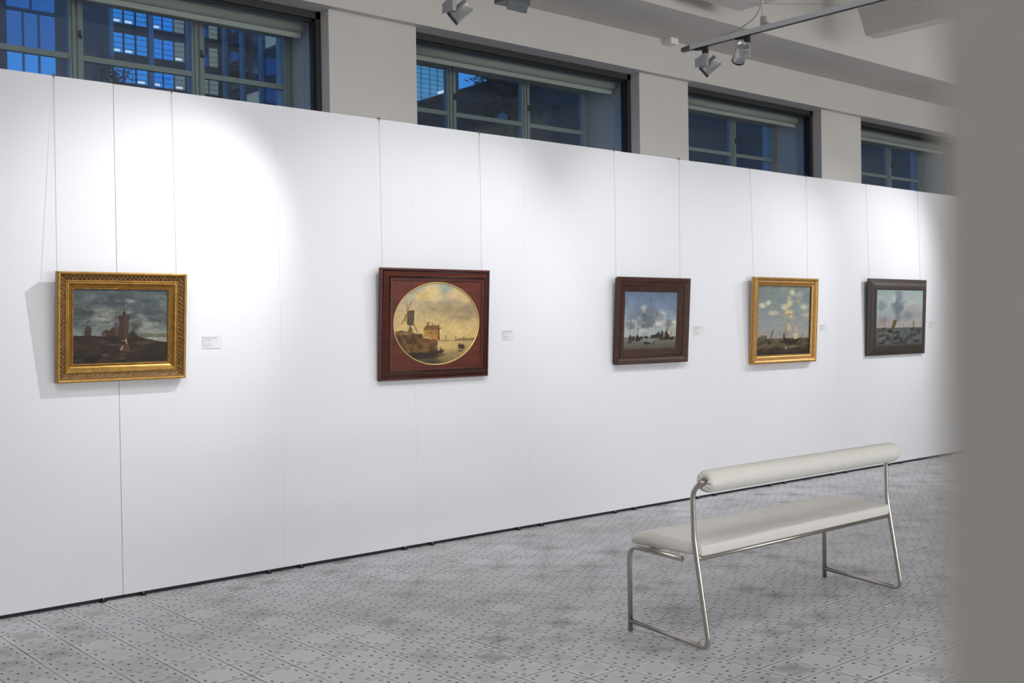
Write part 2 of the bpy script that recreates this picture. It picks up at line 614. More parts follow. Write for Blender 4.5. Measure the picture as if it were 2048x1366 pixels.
# ------------------------------------------------------------------ partition panels
KS = 1.0122
WY = 6.147 * KS
KX = lambda x: x * KS
KZ = lambda z: H + KS * (z - H)
PTOP, PBOT, PW, PX0 = KZ(2.914), .0222, 1.0227 * KS, 2.366 * KS
PL = {-2: 'white partition panel at the far left outside the pictures', -1: 'white partition panel behind the left half of the gold framed tower painting',
      0: 'white partition panel behind the right half of the gold framed tower painting',
      1: 'white partition panel behind the left third of the round windmill painting',
      2: 'white partition panel behind the right part of the round windmill painting',
      3: 'white partition panel to the left of the dark framed harbour painting',
      4: 'white partition panel behind the dark framed harbour painting with the grey cloud',
      5: 'white partition panel behind the left part of the two-masted ship painting',
      6: 'white partition panel behind the right part of the two-masted ship painting',
      7: 'white partition panel behind the left half of the rough sea painting',
      8: 'white partition panel behind the right half of the rough sea painting',
      9: 'last white partition panel showing, half hidden by the blurred near wall',
      10: 'white partition panel hidden behind the blurred near wall'}
for kx, lab in PL.items():
    if kx in (-2, 10):
        continue
    x0 = PX0 + kx * PW
    p = empty('partition_panel', (x0 + PW / 2, WY, 0))
    tag(p, lab, 'partition panel', 'white partition panels in a row')
    m_ = bmesh.new()
    box(m_, -PW / 2 + (.0014 if kx == 0 else .00025), PW / 2 - (.0014 if kx == -1 else .00025), 0, .05, PBOT, PTOP + (.0015 if kx % 2 else 0), .0004)
    obj('board', m_, MT['panel'], p)
    m_ = bmesh.new()
    box(m_, -PW / 2 + .002, PW / 2 - .002, .012, .045, .001, PBOT)
    obj('gap_strip', m_, MT['black'], p)  # dark strip added for the shade in the gap under the board
    for sx_ in (-1, 1):
        m_ = bmesh.new()
        fx = sx_ * (PW / 2 - .115)
        tube(m_, [(fx, .0, .0), (fx, .0, .008), (fx, .0, .012)], [.02, .02, .008], 12)
        tube(m_, [(fx, 0.002, .010), (fx, 0.002, .0225)], .005, 8)
        obj('levelling_foot', m_, MT['blackp'], p)
        m_ = bmesh.new()
        tube(m_, [(fx, -.006, .014), (fx, -.006, .0215)], .0055, 6)
        obj('foot_nut', m_, MT['steel'], p)

# ------------------------------------------------------------------ painter (numpy brush work, stored as vertex colours)
def lin(c):
    c = np.asarray(c, float) / 255
    return np.where(c <= .04045, c / 12.92, ((c + .055) / 1.055) ** 2.4)


class Paint:
    def __init__(s, w_, h_, nx, ny, seed):
        s.nx, s.ny = nx, ny
        s.asp = w_ / h_
        s.U, s.V = np.meshgrid(np.linspace(0, 1, nx), np.linspace(0, 1, ny))   # V downwards
        s.C = np.zeros((ny, nx, 3))
        s.rng = np.random.RandomState(seed)

    def fbm(s, sx_, sy_, octv=5, seed=0):
        rng = np.random.RandomState(seed)
        out = np.zeros_like(s.U)
        amp, tot = 1.0, 0
        for o in range(octv):
            gx, gy = int(sx_ * 2 ** o) + 2, int(sy_ * 2 ** o) + 2
            g = rng.rand(gy + 1, gx + 1)
            x, y = s.U * (gx - 1), s.V * (gy - 1)
            i, j = x.astype(int), y.astype(int)
            fx, fy = x - i, y - j
            fx, fy = fx * fx * (3 - 2 * fx), fy * fy * (3 - 2 * fy)
            out += amp * ((g[j, i] * (1 - fx) + g[j, i + 1] * fx) * (1 - fy) + (g[j + 1, i] * (1 - fx) + g[j + 1, i + 1] * fx) * fy)
            tot += amp
            amp *= .55
        return out / tot

    def blend(s, a, col):
        a = np.clip(a, 0, 1)[..., None]
        s.C = s.C * (1 - a) + np.asarray(col, float) * a

    def grad(s, stops):
        v = [p for p, _ in stops]
        for k in range(3):
            s.C[..., k] = np.interp(s.V, v, [c[k] for _, c in stops])

    def blob(s, u, v, ru, rv, col, a=1.0, soft=1.0, rag=.5, seed=1, ang=0):
        n = s.fbm(5, 7, 6, seed) - .5
        du, dv = (s.U - u), (s.V - v)
        if ang:
            c, si = math.cos(ang), math.sin(ang)
            du, dv = du * c + dv * si / s.asp, dv * c - du * si * s.asp
        d = np.sqrt((du / ru) ** 2 + (dv / rv) ** 2) + n * rag * 3.6
        s.blend(a * np.clip((1 - d) / soft, 0, 1), col)

    def poly(s, pts, col, a=1.0, rag=0.0, seed=3):
        U, V = s.U, s.V
        if rag:
            U = U + (s.fbm(40, 40, 2, seed) - .5) * rag
            V = V + (s.fbm(40, 40, 2, seed + 1) - .5) * rag
        ins = np.zeros(U.shape, bool)
        n = len(pts)
        for i in range(n):
            (x1, y1), (x2, y2) = pts[i], pts[(i + 1) % n]
            if y1 == y2:
                continue
            c = ((y1 > V) != (y2 > V)) & (U < (x2 - x1) * (V - y1) / (y2 - y1) + x1)
            ins ^= c
        s.blend(ins * a, col)

    def line(s, u1, v1, u2_, v2, wd, col, a=1.0):
        ax = s.asp
        px, py = (s.U - u1) * ax, s.V - v1
        dx, dy = (u2_ - u1) * ax, v2 - v1
        L = dx * dx + dy * dy + 1e-12
        t = np.clip((px * dx + py * dy) / L, 0, 1)
        d = np.hypot(px - t * dx, py - t * dy)
        s.blend(a * np.clip(1.5 - d / wd, 0, 1), col)

    def mottled(s, amt, seed=11, sx_=30, sy_=30):
        n = s.fbm(sx_, sy_, 4, seed) - .5
        s.C = np.clip(s.C * (1 + n[..., None] * amt), 0, 255)


def canvas_mesh(P, W, Ht, y, name, parent, x0, z0, keep=None, gain=1.0):
    """flat painted board at local y, lower-left corner x0,z0"""
    nx, ny = P.nx, P.ny
    xs_ = x0 + np.linspace(0, W, nx)
    zs_ = z0 + Ht * (1 - np.linspace(0, 1, ny))
    co = np.zeros((ny, nx, 3))
    co[..., 0] = xs_[None, :]
    co[..., 1] = y
    co[..., 2] = zs_[:, None]
    idx = np.arange(nx * ny).reshape(ny, nx)
    f = np.stack([idx[1:, :-1], idx[1:, 1:], idx[:-1, 1:], idx[:-1, :-1]], -1).reshape(-1, 4)
    if keep is not None:
        kk = keep(P.U, P.V)
        f = f[(kk[1:, :-1] | kk[1:, 1:] | kk[:-1, 1:] | kk[:-1, :-1]).reshape(-1)]
    me = bpy.data.meshes.new(name)
    me.from_pydata([tuple(c) for c in co.reshape(-1, 3)], [], [tuple(int(q) for q in r) for r in f])
    ca = me.color_attributes.new('paint', 'FLOAT_COLOR', 'POINT')
    rgba = np.ones((nx * ny, 4), np.float32)
    rgba[:, :3] = np.clip(lin(np.clip(P.C, 0, 255)).reshape(-1, 3) * gain, 0, 1)
    ca.data.foreach_set('color', rgba.reshape(-1))
    me.materials.append(MT['paint'])
    o = bpy.data.objects.new(name, me)
    COL.objects.link(o)
    o.parent = parent
    return o


def pic_tower():
    P = Paint(.53, .41, 250, 190, 1)
    X = lambda x: (x - 358) / 812
    Y_ = lambda y: (y - 328) / 632
    P.grad([(0, (78, 88, 90)), (.3, (84, 92, 94)), (.5, (104, 112, 112)), (.62, (126, 130, 126)), (1, (110, 110, 100))])
    n = P.fbm(4, 5, 5, 21)
    P.blend((n - .42) * 2.2 * (P.V < .66), (70, 76, 76))
    P.blend(np.clip((P.U - .55) * 1.2, 0, .55) * (P.V < .4), (104, 118, 118))
    P.blob(X(560), Y_(455), .30, .10, (56, 62, 64), .9, .9, .5, 22, -.2)
    P.blob(X(420), Y_(500), .2, .09, (62, 68, 68), .8, .9, .5, 23)
    P.blob(X(1020), Y_(600), .2, .045, (84, 90, 96), .9, .7, .5, 29)
    for (x, y, ru, rv, c) in ((630, 415, .05, .03, (176, 170, 152)), (735, 424, .06, .03, (170, 164, 150)), (845, 424, .07, .03, (176, 170, 154)),
                              (690, 350, .10, .03, (128, 130, 126)), (920, 545, .07, .045, (180, 168, 146)), (610, 575, .13, .06, (158, 156, 142)),
                              (940, 660, .12, .03, (142, 144, 136)), (1010, 690, .16, .03, (172, 164, 142)), (520, 395, .12, .04, (118, 124, 122))):
        P.blob(X(x), Y_(y), ru, rv, c, .6, 1.1, .45, int(x))
    w1 = P.fbm(3, 9, 6, 77)
    w2 = P.fbm(4, 14, 5, 78)
    P.blend(np.clip((w1 - .5) * 5, 0, .75) * np.clip(1 - np.abs(P.V - .38) / .3, 0, 1), (150, 150, 138))
    P.blend(np.clip((w2 - .55) * 6, 0, .7) * np.clip(1 - np.abs(P.V - .42) / .22, 0, 1), (172, 166, 148))
    P.blend(np.clip((.47 - w1) * 5, 0, .6) * (P.V < .5), (62, 68, 70))
    # land
    P.poly([(0, .62), (.3, .625), (.5, .60), (.66, .60), (.72, .64), (1, .70), (1, 1), (0, 1)], (44, 33, 26), 1, .012)
    P.poly([(X(880), Y_(715)), (1, Y_(712)), (1, Y_(745)), (X(930), Y_(742))], (104, 98, 80), .9, .006)
    P.poly([(X(945), Y_(742)), (1, Y_(744)), (1, Y_(786)), (X(1090), Y_(778)), (X(980), Y_(752))], (150, 150, 138), .9, .006)
    P.blob(X(970), Y_(790), .13, .035, (104, 82, 54), .7, .8, .4, 41)
    P.blob(X(880), Y_(855), .16, .05, (74, 54, 34), .7, .8, .5, 42)
    P.blob(X(700), Y_(800), .14, .02, (96, 82, 60), .8, .8, .5, 43)
    P.blob(X(520), Y_(830), .1, .14, (58, 42, 30), .6, .9, .5, 44)
    P.blob(X(960), Y_(860), .1, .05, (34, 26, 22), .8, .8, .4, 45)
    P.blob(X(480), Y_(930), .4, .06, (24, 20, 18), .8, .8, .4, 46)
    P.blob(X(1000), Y_(930), .3, .05, (34, 24, 20), .8, .8, .4, 47)
    tx = P.fbm(9, 16, 5, 84)
    P.blend(np.clip((tx - .54) * 5, 0, .5) * (P.V > .68), (84, 62, 42))
    # bushes round the tower and tree
    P.blob(X(700), Y_(735), .13, .05, (36, 32, 26), .95, .4, .5, 51)
    P.blob(X(850), Y_(720), .06, .06, (42, 38, 30), .95, .4, .5, 52)
    P.blob(X(880), Y_(655), .045, .05, (70, 66, 50), .85, .5, .7, 53)
    P.line(X(868), Y_(690), X(880), Y_(650), .006, (50, 44, 34))
    # tower
    tw = (58, 43, 36)
    P.poly([(X(745), Y_(560)), (X(828), Y_(556)), (X(826), Y_(742)), (X(745), Y_(742))], tw)
    P.poly([(X(738), Y_(556)), (X(834), Y_(552)), (X(832), Y_(590)), (X(740), Y_(594))], (50, 38, 33))
    P.poly([(X(762), Y_(548)), (X(785), Y_(512)), (X(812), Y_(546))], (44, 36, 33))
    P.poly([(X(786), Y_(560)), (X(828), Y_(556)), (X(826), Y_(742)), (X(790), Y_(742))], (82, 57, 44), .6, .01)
    P.line(X(785), Y_(518), X(785), Y_(497), .004, (50, 42, 38))
    P.line(X(750), Y_(555), X(750), Y_(512), .005, (70, 56, 48))
    P.poly([(X(600), Y_(700)), (X(604), Y_(690)), (X(632), Y_(670)), (X(660), Y_(680)), (X(690), Y_(648)), (X(708), Y_(655)), (X(708), Y_(622)),
            (X(724), Y_(622)), (X(726), Y_(650)), (X(745), Y_(640)), (X(745), Y_(742)), (X(600), Y_(742))], (64, 45, 36), 1, .006)
    P.poly([(X(600), Y_(702)), (X(636), Y_(704)), (X(636), Y_(742)), (X(600), Y_(742))], (92, 78, 62), .7)
    P.poly([(X(712), Y_(650)), (X(740), Y_(640)), (X(735), Y_(720)), (X(716), Y_(722))], (98, 76, 56), .5, .01)
    P.blob(X(650), Y_(742), .09, .03, (34, 30, 25), .95, .4, .5, 54)
    # mill
    P.poly([(X(460), Y_(650)), (X(488), Y_(640)), (X(512), Y_(652)), (X(516), Y_(724)), (X(455), Y_(724))], (58, 48, 42), 1, .006)
    P.line(X(480), Y_(655), X(440), Y_(628), .006, (70, 58, 48))
    P.line(X(470), Y_(650), X(492), Y_(588), .005, (70, 58, 48))
    P.line(X(470), Y_(655), X(440), Y_(720), .004, (60, 50, 44))
    # figures
    P.poly([(X(800), Y_(790)), (X(795), Y_(765)), (X(803), Y_(742)), (X(812), Y_(760)), (X(818), Y_(800))], (140, 108, 92))
    P.poly([(X(780), Y_(855)), (X(800), Y_(795)), (X(830), Y_(805)), (X(845), Y_(858))], (86, 54, 44), 1, .01)
    P.poly([(X(752), Y_(850)), (X(765), Y_(812)), (X(785), Y_(800)), (X(775), Y_(850))], (134, 112, 92), 1, .01)
    P.line(X(765), Y_(765), X(800), Y_(770), .004, (150, 130, 112))
    P.blob(X(625), Y_(890), .05, .02, (90, 74, 52), .6, .6, .6, 55)
    P.mottled(.3, 60)
    P.mottled(.25, 69, 12, 40)
    return P


def pic_mill():
    P = Paint(.735, .575, 260, 205, 2)
    X = lambda x: (x - 320) / 815
    Y_ = lambda y: (y - 308) / 775
    P.grad([(0, (150, 156, 146)), (.15, (168, 160, 138)), (.35, (176, 154, 112)), (.55, (196, 168, 112)), (.7, (196, 166, 108)), (.75, (160, 134, 86)), (1, (92, 74, 52))])
    n = P.fbm(4, 4, 5, 5)
    P.blend((n - .45) * 1.6 * (P.V < .55), (146, 128, 98))
    for (x, y, ru, rv, c, sd) in ((680, 400, .12, .11, (206, 180, 124), 1), (600, 440, .12, .09, (200, 172, 116), 2), (720, 430, .1, .1, (198, 176, 128), 3),
                                  (930, 400, .14, .1, (204, 178, 128), 4), (1000, 440, .12, .1, (196, 168, 120), 5), (860, 440, .1, .06, (196, 168, 120), 15)):
        P.blob(X(x), Y_(y), ru, rv, c, .95, .55, .35, sd)
    P.blob(X(780), Y_(390), .035, .08, (144, 154, 146), .8, .9, .3, 9)
    for (x, y, ru, rv, c, sd) in ((760, 560, .3, .1, (146, 124, 88), 6), (1010, 560, .18, .12, (136, 118, 90), 7), (980, 640, .2, .04, (128, 112, 86), 8), (640, 500, .2, .06, (160, 136, 94), 10)):
        P.blob(X(x), Y_(y), ru, rv, c, .7, .9, .45, sd)
    P.blob(X(450), Y_(620), .2, .14, (206, 178, 122), .6, .9, .4, 12)
    P.blob(X(900), Y_(760), .3, .08, (206, 178, 118), .6, .9, .3, 13)
    # water
    P.poly([(0, Y_(857)), (1, Y_(857)), (1, 1), (0, 1)], (170, 144, 94))
    P.blend(np.clip((P.V - Y_(900)) * 2.6, 0, .9), (74, 62, 44))
    P.blend(np.clip(1 - np.hypot((P.U - X(830)) / .28, (P.V - Y_(900)) / .09), 0, .8), (196, 168, 108))
    # far shore
    P.poly([(X(740), Y_(852)), (X(830), Y_(850)), (X(880), Y_(858)), (X(940), Y_(838)), (X(990), Y_(834)), (X(1060), Y_(836)), (1, Y_(832)), (1, Y_(862)), (X(740), Y_(858))], (116, 98, 62), .9, .01)
    for x, y in ((816, 812), (908, 818), (990, 822)):
        P.line(X(x), Y_(y), X(x), Y_(858), .005, (96, 80, 54))
    # cliff
    P.poly([(0, Y_(775)), (X(400), Y_(755)), (X(470), Y_(770)), (X(590), Y_(795)), (X(600), Y_(830)), (X(735), Y_(838)), (X(735), Y_(960)), (X(640), Y_(1000)), (0, 1)], (92, 62, 36), 1, .014)
    P.blob(X(430), Y_(785), .16, .03, (146, 118, 66), .8, .7, .4, 20)
    P.blob(X(470), Y_(870), .16, .06, (74, 48, 28), .7, .8, .6, 21)
    P.blob(X(640), Y_(890), .1, .06, (110, 74, 42), .7, .8, .5, 22)
    P.blob(X(560), Y_(990), .36, .05, (40, 32, 24), .9, .5, .3, 23)
    P.blob(X(600), Y_(1060), .3, .08, (48, 40, 30), .8, .8, .3, 24)
    tx = P.fbm(22, 16, 5, 83)
    cm = (P.U < X(735)) * (P.V > Y_(790)) * (P.V < Y_(965))
    P.blend(np.clip((tx - .52) * 6, 0, .6) * cm, (126, 92, 52))
    P.blend(np.clip((.48 - tx) * 6, 0, .65) * cm, (60, 42, 26))
    # house
    P.poly([(X(600), Y_(748)), (X(752), Y_(745)), (X(752), Y_(850)), (X(690), Y_(840)), (X(602), Y_(805))], (160, 118, 58))
    P.poly([(X(596), Y_(752)), (X(625), Y_(708)), (X(742), Y_(712)), (X(756), Y_(755))], (112, 82, 46), 1, .008)
    P.poly([(X(738), Y_(715)), (X(748), Y_(695)), (X(756), Y_(850)), (X(738), Y_(850))], (94, 66, 38))
    P.poly([(X(630), Y_(710)), (X(634), Y_(680)), (X(652), Y_(680)), (X(654), Y_(710))], (132, 96, 54))
    P.line(X(685), Y_(712), X(685), Y_(690), .006, (104, 76, 44))
    P.line(X(752), Y_(738), X(775), Y_(738), .005, (92, 68, 42))
    for x in (648, 672, 712):
        P.poly([(X(x), Y_(768)), (X(x + 9), Y_(768)), (X(x + 9), Y_(786)), (X(x), Y_(786))], (92, 62, 34))
    P.poly([(X(655), Y_(850)), (X(662), Y_(790)), (X(676), Y_(850))], (190, 150, 84), .5)
    # post mill
    P.poly([(X(447), Y_(592)), (X(470), Y_(575)), (X(516), Y_(580)), (X(510), Y_(712)), (X(449), Y_(708))], (84, 72, 50), 1, .004)
    P.poly([(X(442), Y_(592)), (X(462), Y_(573)), (X(512), Y_(572)), (X(518), Y_(592))], (70, 60, 44))
    P.poly([(X(450), Y_(770)), (X(478), Y_(710)), (X(510), Y_(770))], (112, 94, 60), 1, .004)
    P.line(X(510), Y_(700), X(545), Y_(772), .006, (110, 90, 60))
    P.line(X(478), Y_(710), X(480), Y_(775), .008, (84, 68, 46))
    P.line(X(446), Y_(582), X(484), Y_(498), .008, (150, 106, 74))
    P.line(X(446), Y_(590), X(444), Y_(512), .007, (152, 108, 76))
    P.line(X(440), Y_(610), X(404), Y_(690), .011, (150, 112, 78))
    P.line(X(446), Y_(600), X(432), Y_(670), .008, (140, 104, 72))
    # boats
    P.poly([(X(640), Y_(955)), (X(760), Y_(948)), (X(802), Y_(938)), (X(785), Y_(972)), (X(700), Y_(978)), (X(640), Y_(975))], (52, 40, 26))
    P.poly([(X(760), Y_(950)), (X(762), Y_(925)), (X(770), Y_(920)), (X(780), Y_(950))], (44, 34, 24))
    P.poly([(X(932), Y_(908)), (X(945), Y_(895)), (X(1000), Y_(906)), (X(998), Y_(940)), (X(940), Y_(938))], (56, 46, 32), 1, .006)
    for x, y in ((948, 884), (965, 892), (980, 892), (994, 905)):
        P.poly([(X(x - 7), Y_(915)), (X(x - 5), Y_(y)), (X(x + 4), Y_(y)), (X(x + 7), Y_(915))], (46, 38, 28))
    P.blob(X(960), Y_(955), .05, .02, (70, 58, 40), .8, .6, .3, 30)
    P.mottled(.2, 61, 40, 40)
    P.mottled(.12, 66, 10, 12)
    return P


def pic_harbour():
    P = Paint(.63, .46, 220, 160, 3)
    X = lambda x: (x - 303) / 572
    Y_ = lambda y: (y - 370) / 630
    P.grad([(0, (100, 116, 140)), (.3, (122, 138, 158)), (.55, (160, 168, 172)), (.78, (166, 170, 164)), (.8, (112, 112, 104)), (1, (76, 74, 66))])
    n = P.fbm(5, 5, 5, 71)
    P.blend((n - .42) * 1.8 * (P.V < .5), (92, 102, 120))
    P.blend(np.clip((n - .5) * 2, 0, .6) * (P.U < .35) * (P.V < .3), (96, 92, 100))
    P.blob(X(360), Y_(560), .14, .2, (138, 146, 152), .6, .9, .4, 72)
    for (x, y, ru, rv, c, sd) in ((700, 610, .13, .13, (204, 202, 192), 1), (640, 700, .16, .08, (208, 204, 192), 2), (520, 570, .12, .1, (176, 178, 174), 3), (850, 720, .1, .06, (206, 202, 190), 4)):
        P.blob(X(x), Y_(y), ru, rv, c, .9, .6, .4, sd + 80)
    for (x, y, ru, rv, c, sd) in ((560, 660, .25, .16, (94, 100, 108), 1), (570, 570, .10, .09, (112, 116, 120), 2), (480, 590, .07, .09, (120, 124, 126), 3), (690, 640, .1, .1, (134, 136, 138), 4),
                                  (360, 740, .12, .08, (120, 124, 128), 5), (800, 740, .14, .06, (128, 130, 132), 6), (560, 740, .2, .06, (104, 108, 112), 7), (800, 700, .06, .05, (122, 126, 128), 8)):
        P.blob(X(x), Y_(y), ru, rv, c, .9, .6, .4, sd + 90)
    P.blob(X(500), Y_(800), .09, .03, (200, 198, 184), .8, .8, .4, 99)
    P.poly([(0, Y_(880)), (1, Y_(872)), (1, 1), (0, 1)], (112, 112, 102))
    P.blend(np.clip((P.V - .84) * 5, 0, .8), (76, 74, 66))
    P.blob(X(570), Y_(905), .14, .04, (140, 140, 130), .7, .8, .4, 101)
    dk = (48, 40, 38)
    for pts in ([(352, 905), (356, 870), (370, 838), (392, 868), (415, 850), (420, 880), (412, 912), (370, 914)],
                [(425, 912), (430, 870), (445, 835), (470, 872), (500, 852), (505, 880), (470, 915)],
                [(510, 880), (530, 855), (570, 868), (565, 882)],
                [(590, 885), (600, 850), (640, 845), (690, 810), (692, 840), (705, 840), (712, 790), (734, 830), (732, 885)],
                [(742, 890), (748, 830), (765, 800), (785, 840), (800, 850), (800, 892)],
                [(685, 893), (860, 872), (850, 905), (690, 908)],
                [(335, 918), (395, 918), (385, 932), (345, 932)],
                [(512, 932), (530, 920), (590, 930), (586, 952), (520, 952)], [(615, 938), (628, 916), (638, 938)]):
        P.poly([(X(x), Y_(y)) for x, y in pts], dk, .95, .008)
    P.poly([(X(812), Y_(872)), (X(815), Y_(800)), (X(838), Y_(776)), (X(832), Y_(872))], (168, 146, 104))
    P.poly([(X(362), Y_(905)), (X(372), Y_(850)), (X(415), Y_(905))], (84, 62, 50), .7)
    for x, y0, y1 in ((378, 680, 860), (402, 705, 860), (445, 670, 850), (457, 720, 850), (643, 710, 850), (668, 700, 840), (697, 700, 830), (780, 680, 840), (768, 690, 820), (520, 820, 860), (545, 815, 860)):
        P.line(X(x), Y_(y0), X(x), Y_(y1), .0035, (70, 56, 52), .9)
    for x, y, w_ in ((390, 770, 25), (452, 780, 20), (655, 760, 22), (775, 740, 26)):
        P.line(X(x - w_), Y_(y), X(x + w_), Y_(y), .0035, (84, 66, 58), .8)
    P.poly([(X(750), Y_(725)), (X(765), Y_(690)), (X(778), Y_(684)), (X(770), Y_(712))], (176, 96, 60))
    P.poly([(X(748), Y_(820)), (X(765), Y_(770)), (X(785), Y_(740)), (X(795), Y_(800))], (126, 84, 74), .5, .01)
    P.mottled(.2, 62, 60, 6)
    P.mottled(.12, 63, 8, 60)
    return P


def pic_ship():
    P = Paint(.81, .62, 200, 180, 4)
    X = lambda x: (x - 272) / 583
    Y_ = lambda y: (y - 292) / 780
    P.grad([(0, (116, 126, 124)), (.3, (128, 138, 138)), (.55, (142, 146, 144)), (.76, (152, 148, 140)), (.77, (84, 76, 60)), (1, (38, 32, 26))])
    n = P.fbm(5, 4, 5, 31)
    P.blend((n - .45) * 1.6 * (P.V < .6), (146, 148, 138))
    for (x, y, ru, rv, c, sd) in ((655, 370, .11, .07, (208, 196, 166), 1), (620, 430, .07, .08, (190, 178, 150), 2), (740, 390, .09, .06, (166, 160, 142), 3), (630, 480, .06, .05, (204, 190, 158), 4),
                                  (575, 540, .1, .06, (206, 190, 152), 5), (620, 590, .09, .04, (206, 180, 134), 6), (785, 540, .1, .07, (206, 192, 160), 7), (800, 620, .1, .04, (180, 170, 148), 8),
                                  (325, 520, .09, .05, (208, 198, 170), 9), (395, 475, .05, .045, (206, 196, 170), 10), (440, 600, .13, .045, (200, 188, 158), 11), (640, 640, .08, .05, (204, 176, 132), 12), (720, 470, .1, .05, (176, 164, 138), 13)):
        P.blob(X(x), Y_(y), ru, rv, c, .95, .75, .5, sd + 30)
    P.blob(X(310), Y_(840), .14, .03, (176, 150, 128), .6, .8, .3, 49)
    P.poly([(0, Y_(893)), (1, Y_(893)), (1, 1), (0, 1)], (84, 74, 56))
    w_ = P.fbm(10, 26, 4, 33)
    P.blend(np.clip((w_ - .5) * 4, 0, .7) * (P.V > .775), (112, 98, 70))
    P.blend(np.clip((.5 - w_) * 4, 0, .7) * (P.V > .775), (52, 44, 34))
    P.blend(np.clip((P.V - .88) * 7, 0, .9), (34, 28, 24))
    P.poly([(X(285), Y_(893)), (X(292), Y_(868)), (X(325), Y_(862)), (X(330), Y_(845)), (X(345), Y_(842)), (X(350), Y_(862)), (X(362), Y_(850)), (X(378), Y_(850)), (X(392), Y_(893))], (92, 82, 70), .95, .01)
    P.poly([(X(420), Y_(910)), (X(432), Y_(820)), (X(455), Y_(768)), (X(448), Y_(820)), (X(430), Y_(912))], (96, 86, 74))
    P.poly([(X(395), Y_(935)), (X(425), Y_(925)), (X(425), Y_(955)), (X(405), Y_(955))], (46, 38, 32))
    P.poly([(X(558), Y_(850)), (X(575), Y_(845)), (X(585), Y_(885)), (X(640), Y_(902)), (X(725), Y_(905)), (X(735), Y_(915)), (X(715), Y_(958)), (X(640), Y_(965)), (X(575), Y_(945))], (52, 40, 32))
    P.poly([(X(520), Y_(925)), (X(560), Y_(915)), (X(565), Y_(940)), (X(525), Y_(938))], (44, 36, 30))
    for x, y0, y1 in ((618, 610, 900), (700, 680, 905), (590, 730, 880), (533, 820, 925), (775, 880, 900)):
        P.line(X(x), Y_(y0), X(x), Y_(y1), .004, (70, 56, 44))
    P.line(X(730), Y_(905), X(790), Y_(850), .004, (70, 56, 44))
    P.poly([(X(598), Y_(808)), (X(600), Y_(715)), (X(622), Y_(705)), (X(652), Y_(760)), (X(650), Y_(810)), (X(622), Y_(795))], (186, 164, 130))
    P.poly([(X(692), Y_(745)), (X(700), Y_(690)), (X(712), Y_(745))], (160, 132, 100))
    P.poly([(X(690), Y_(820)), (X(694), Y_(748)), (X(715), Y_(755)), (X(722), Y_(830))], (184, 158, 124))
    P.poly([(X(676), Y_(835)), (X(722), Y_(830)), (X(732), Y_(890)), (X(688), Y_(905))], (196, 172, 136))
    P.poly([(X(562), Y_(850)), (X(570), Y_(800)), (X(585), Y_(850)), (X(580), Y_(878))], (140, 76, 58))
    P.line(X(618), Y_(605), X(635), Y_(610), .006, (90, 70, 56))
    P.blob(X(600), Y_(998), .02, .012, (186, 178, 160), .9, .5, .6, 50)
    P.blob(X(680), Y_(985), .12, .012, (150, 136, 106), .6, .6, .6, 51)
    P.mottled(.18, 64, 14, 50)
    return P


def pic_sea():
    P = Paint(.91, .56, 190, 160, 5)
    X = lambda x: (x - 318) / 530
    Y_ = lambda y: (y - 335) / 635
    P.grad([(0, (146, 160, 160)), (.25, (160, 170, 168)), (.5, (150, 156, 158)), (.69, (160, 150, 146)), (.70, (82, 84, 82)), (1, (48, 48, 48))])
    for (x, y, ru, rv, c, sd) in ((740, 540, .2, .16, (158, 146, 142), 1), (700, 480, .12, .08, (176, 166, 160), 2), (420, 690, .2, .08, (140, 132, 130), 3), (680, 640, .2, .09, (118, 118, 122), 4), (380, 540, .11, .12, (124, 132, 136), 5),
                                  (560, 540, .17, .2, (98, 106, 114), 6), (560, 390, .11, .09, (118, 124, 128), 7), (560, 660, .1, .07, (120, 122, 126), 8), (510, 440, .05, .09, (176, 178, 176), 9), (360, 430, .08, .05, (172, 174, 172), 10), (500, 720, .3, .03, (164, 150, 144), 11), (800, 620, .12, .06, (150, 140, 138), 12)):
        P.blob(X(x), Y_(y), ru, rv, c, .85, .65, .4, sd + 10)
    P.poly([(0, Y_(782)), (1, Y_(782)), (1, 1), (0, 1)], (80, 84, 82), 1, .01)
    w_ = P.fbm(12, 18, 4, 35)
    P.blend(np.clip((w_ - .5) * 4, 0, .7) * (P.V > .71), (98, 102, 100))
    P.blend(np.clip((.52 - w_) * 5, 0, .8) * (P.V > .71), (44, 46, 46))
    for (x, y, ru, rv, sd) in ((360, 850, .05, .02, 1), (420, 885, .14, .014, 2), (490, 860, .04, .025, 3), (545, 855, .04, .03, 4), (322, 890, .03, .02, 5), (380, 930, .03, .02, 6), (780, 905, .03, .015, 7), (670, 840, .05, .012, 8)):
        P.blob(X(x), Y_(y), ru * .7, rv * .6, (166, 170, 165), .6, .7, .4, sd + 60, -.3)
    for x, y0, y1 in ((388, 660, 780), (420, 630, 780), (743, 680, 790), (630, 750, 785), (455, 740, 785)):
        P.line(X(x), Y_(y0), X(x), Y_(y1), .005, (84, 72, 62))
    P.poly([(X(482), Y_(805)), (X(512), Y_(690)), (X(556), Y_(682)), (X(530), Y_(770)), (X(518), Y_(800))], (92, 76, 46))
    P.poly([(X(512), Y_(700)), (X(518), Y_(660)), (X(522), Y_(700))], (80, 70, 56))
    P.poly([(X(440), Y_(800)), (X(510), Y_(800)), (X(500), Y_(832)), (X(455), Y_(830))], (52, 42, 34))
    P.poly([(X(735), Y_(770)), (X(732), Y_(712)), (X(752), Y_(702)), (X(756), Y_(770))], (122, 108, 70))
    P.poly([(X(725), Y_(780)), (X(755), Y_(770)), (X(755), Y_(810)), (X(725), Y_(810))], (60, 56, 54))
    P.poly([(X(378), Y_(785)), (X(400), Y_(775)), (X(432), Y_(770)), (X(430), Y_(795))], (60, 52, 48))
    P.mottled(.14, 65, 30, 40)
    return P


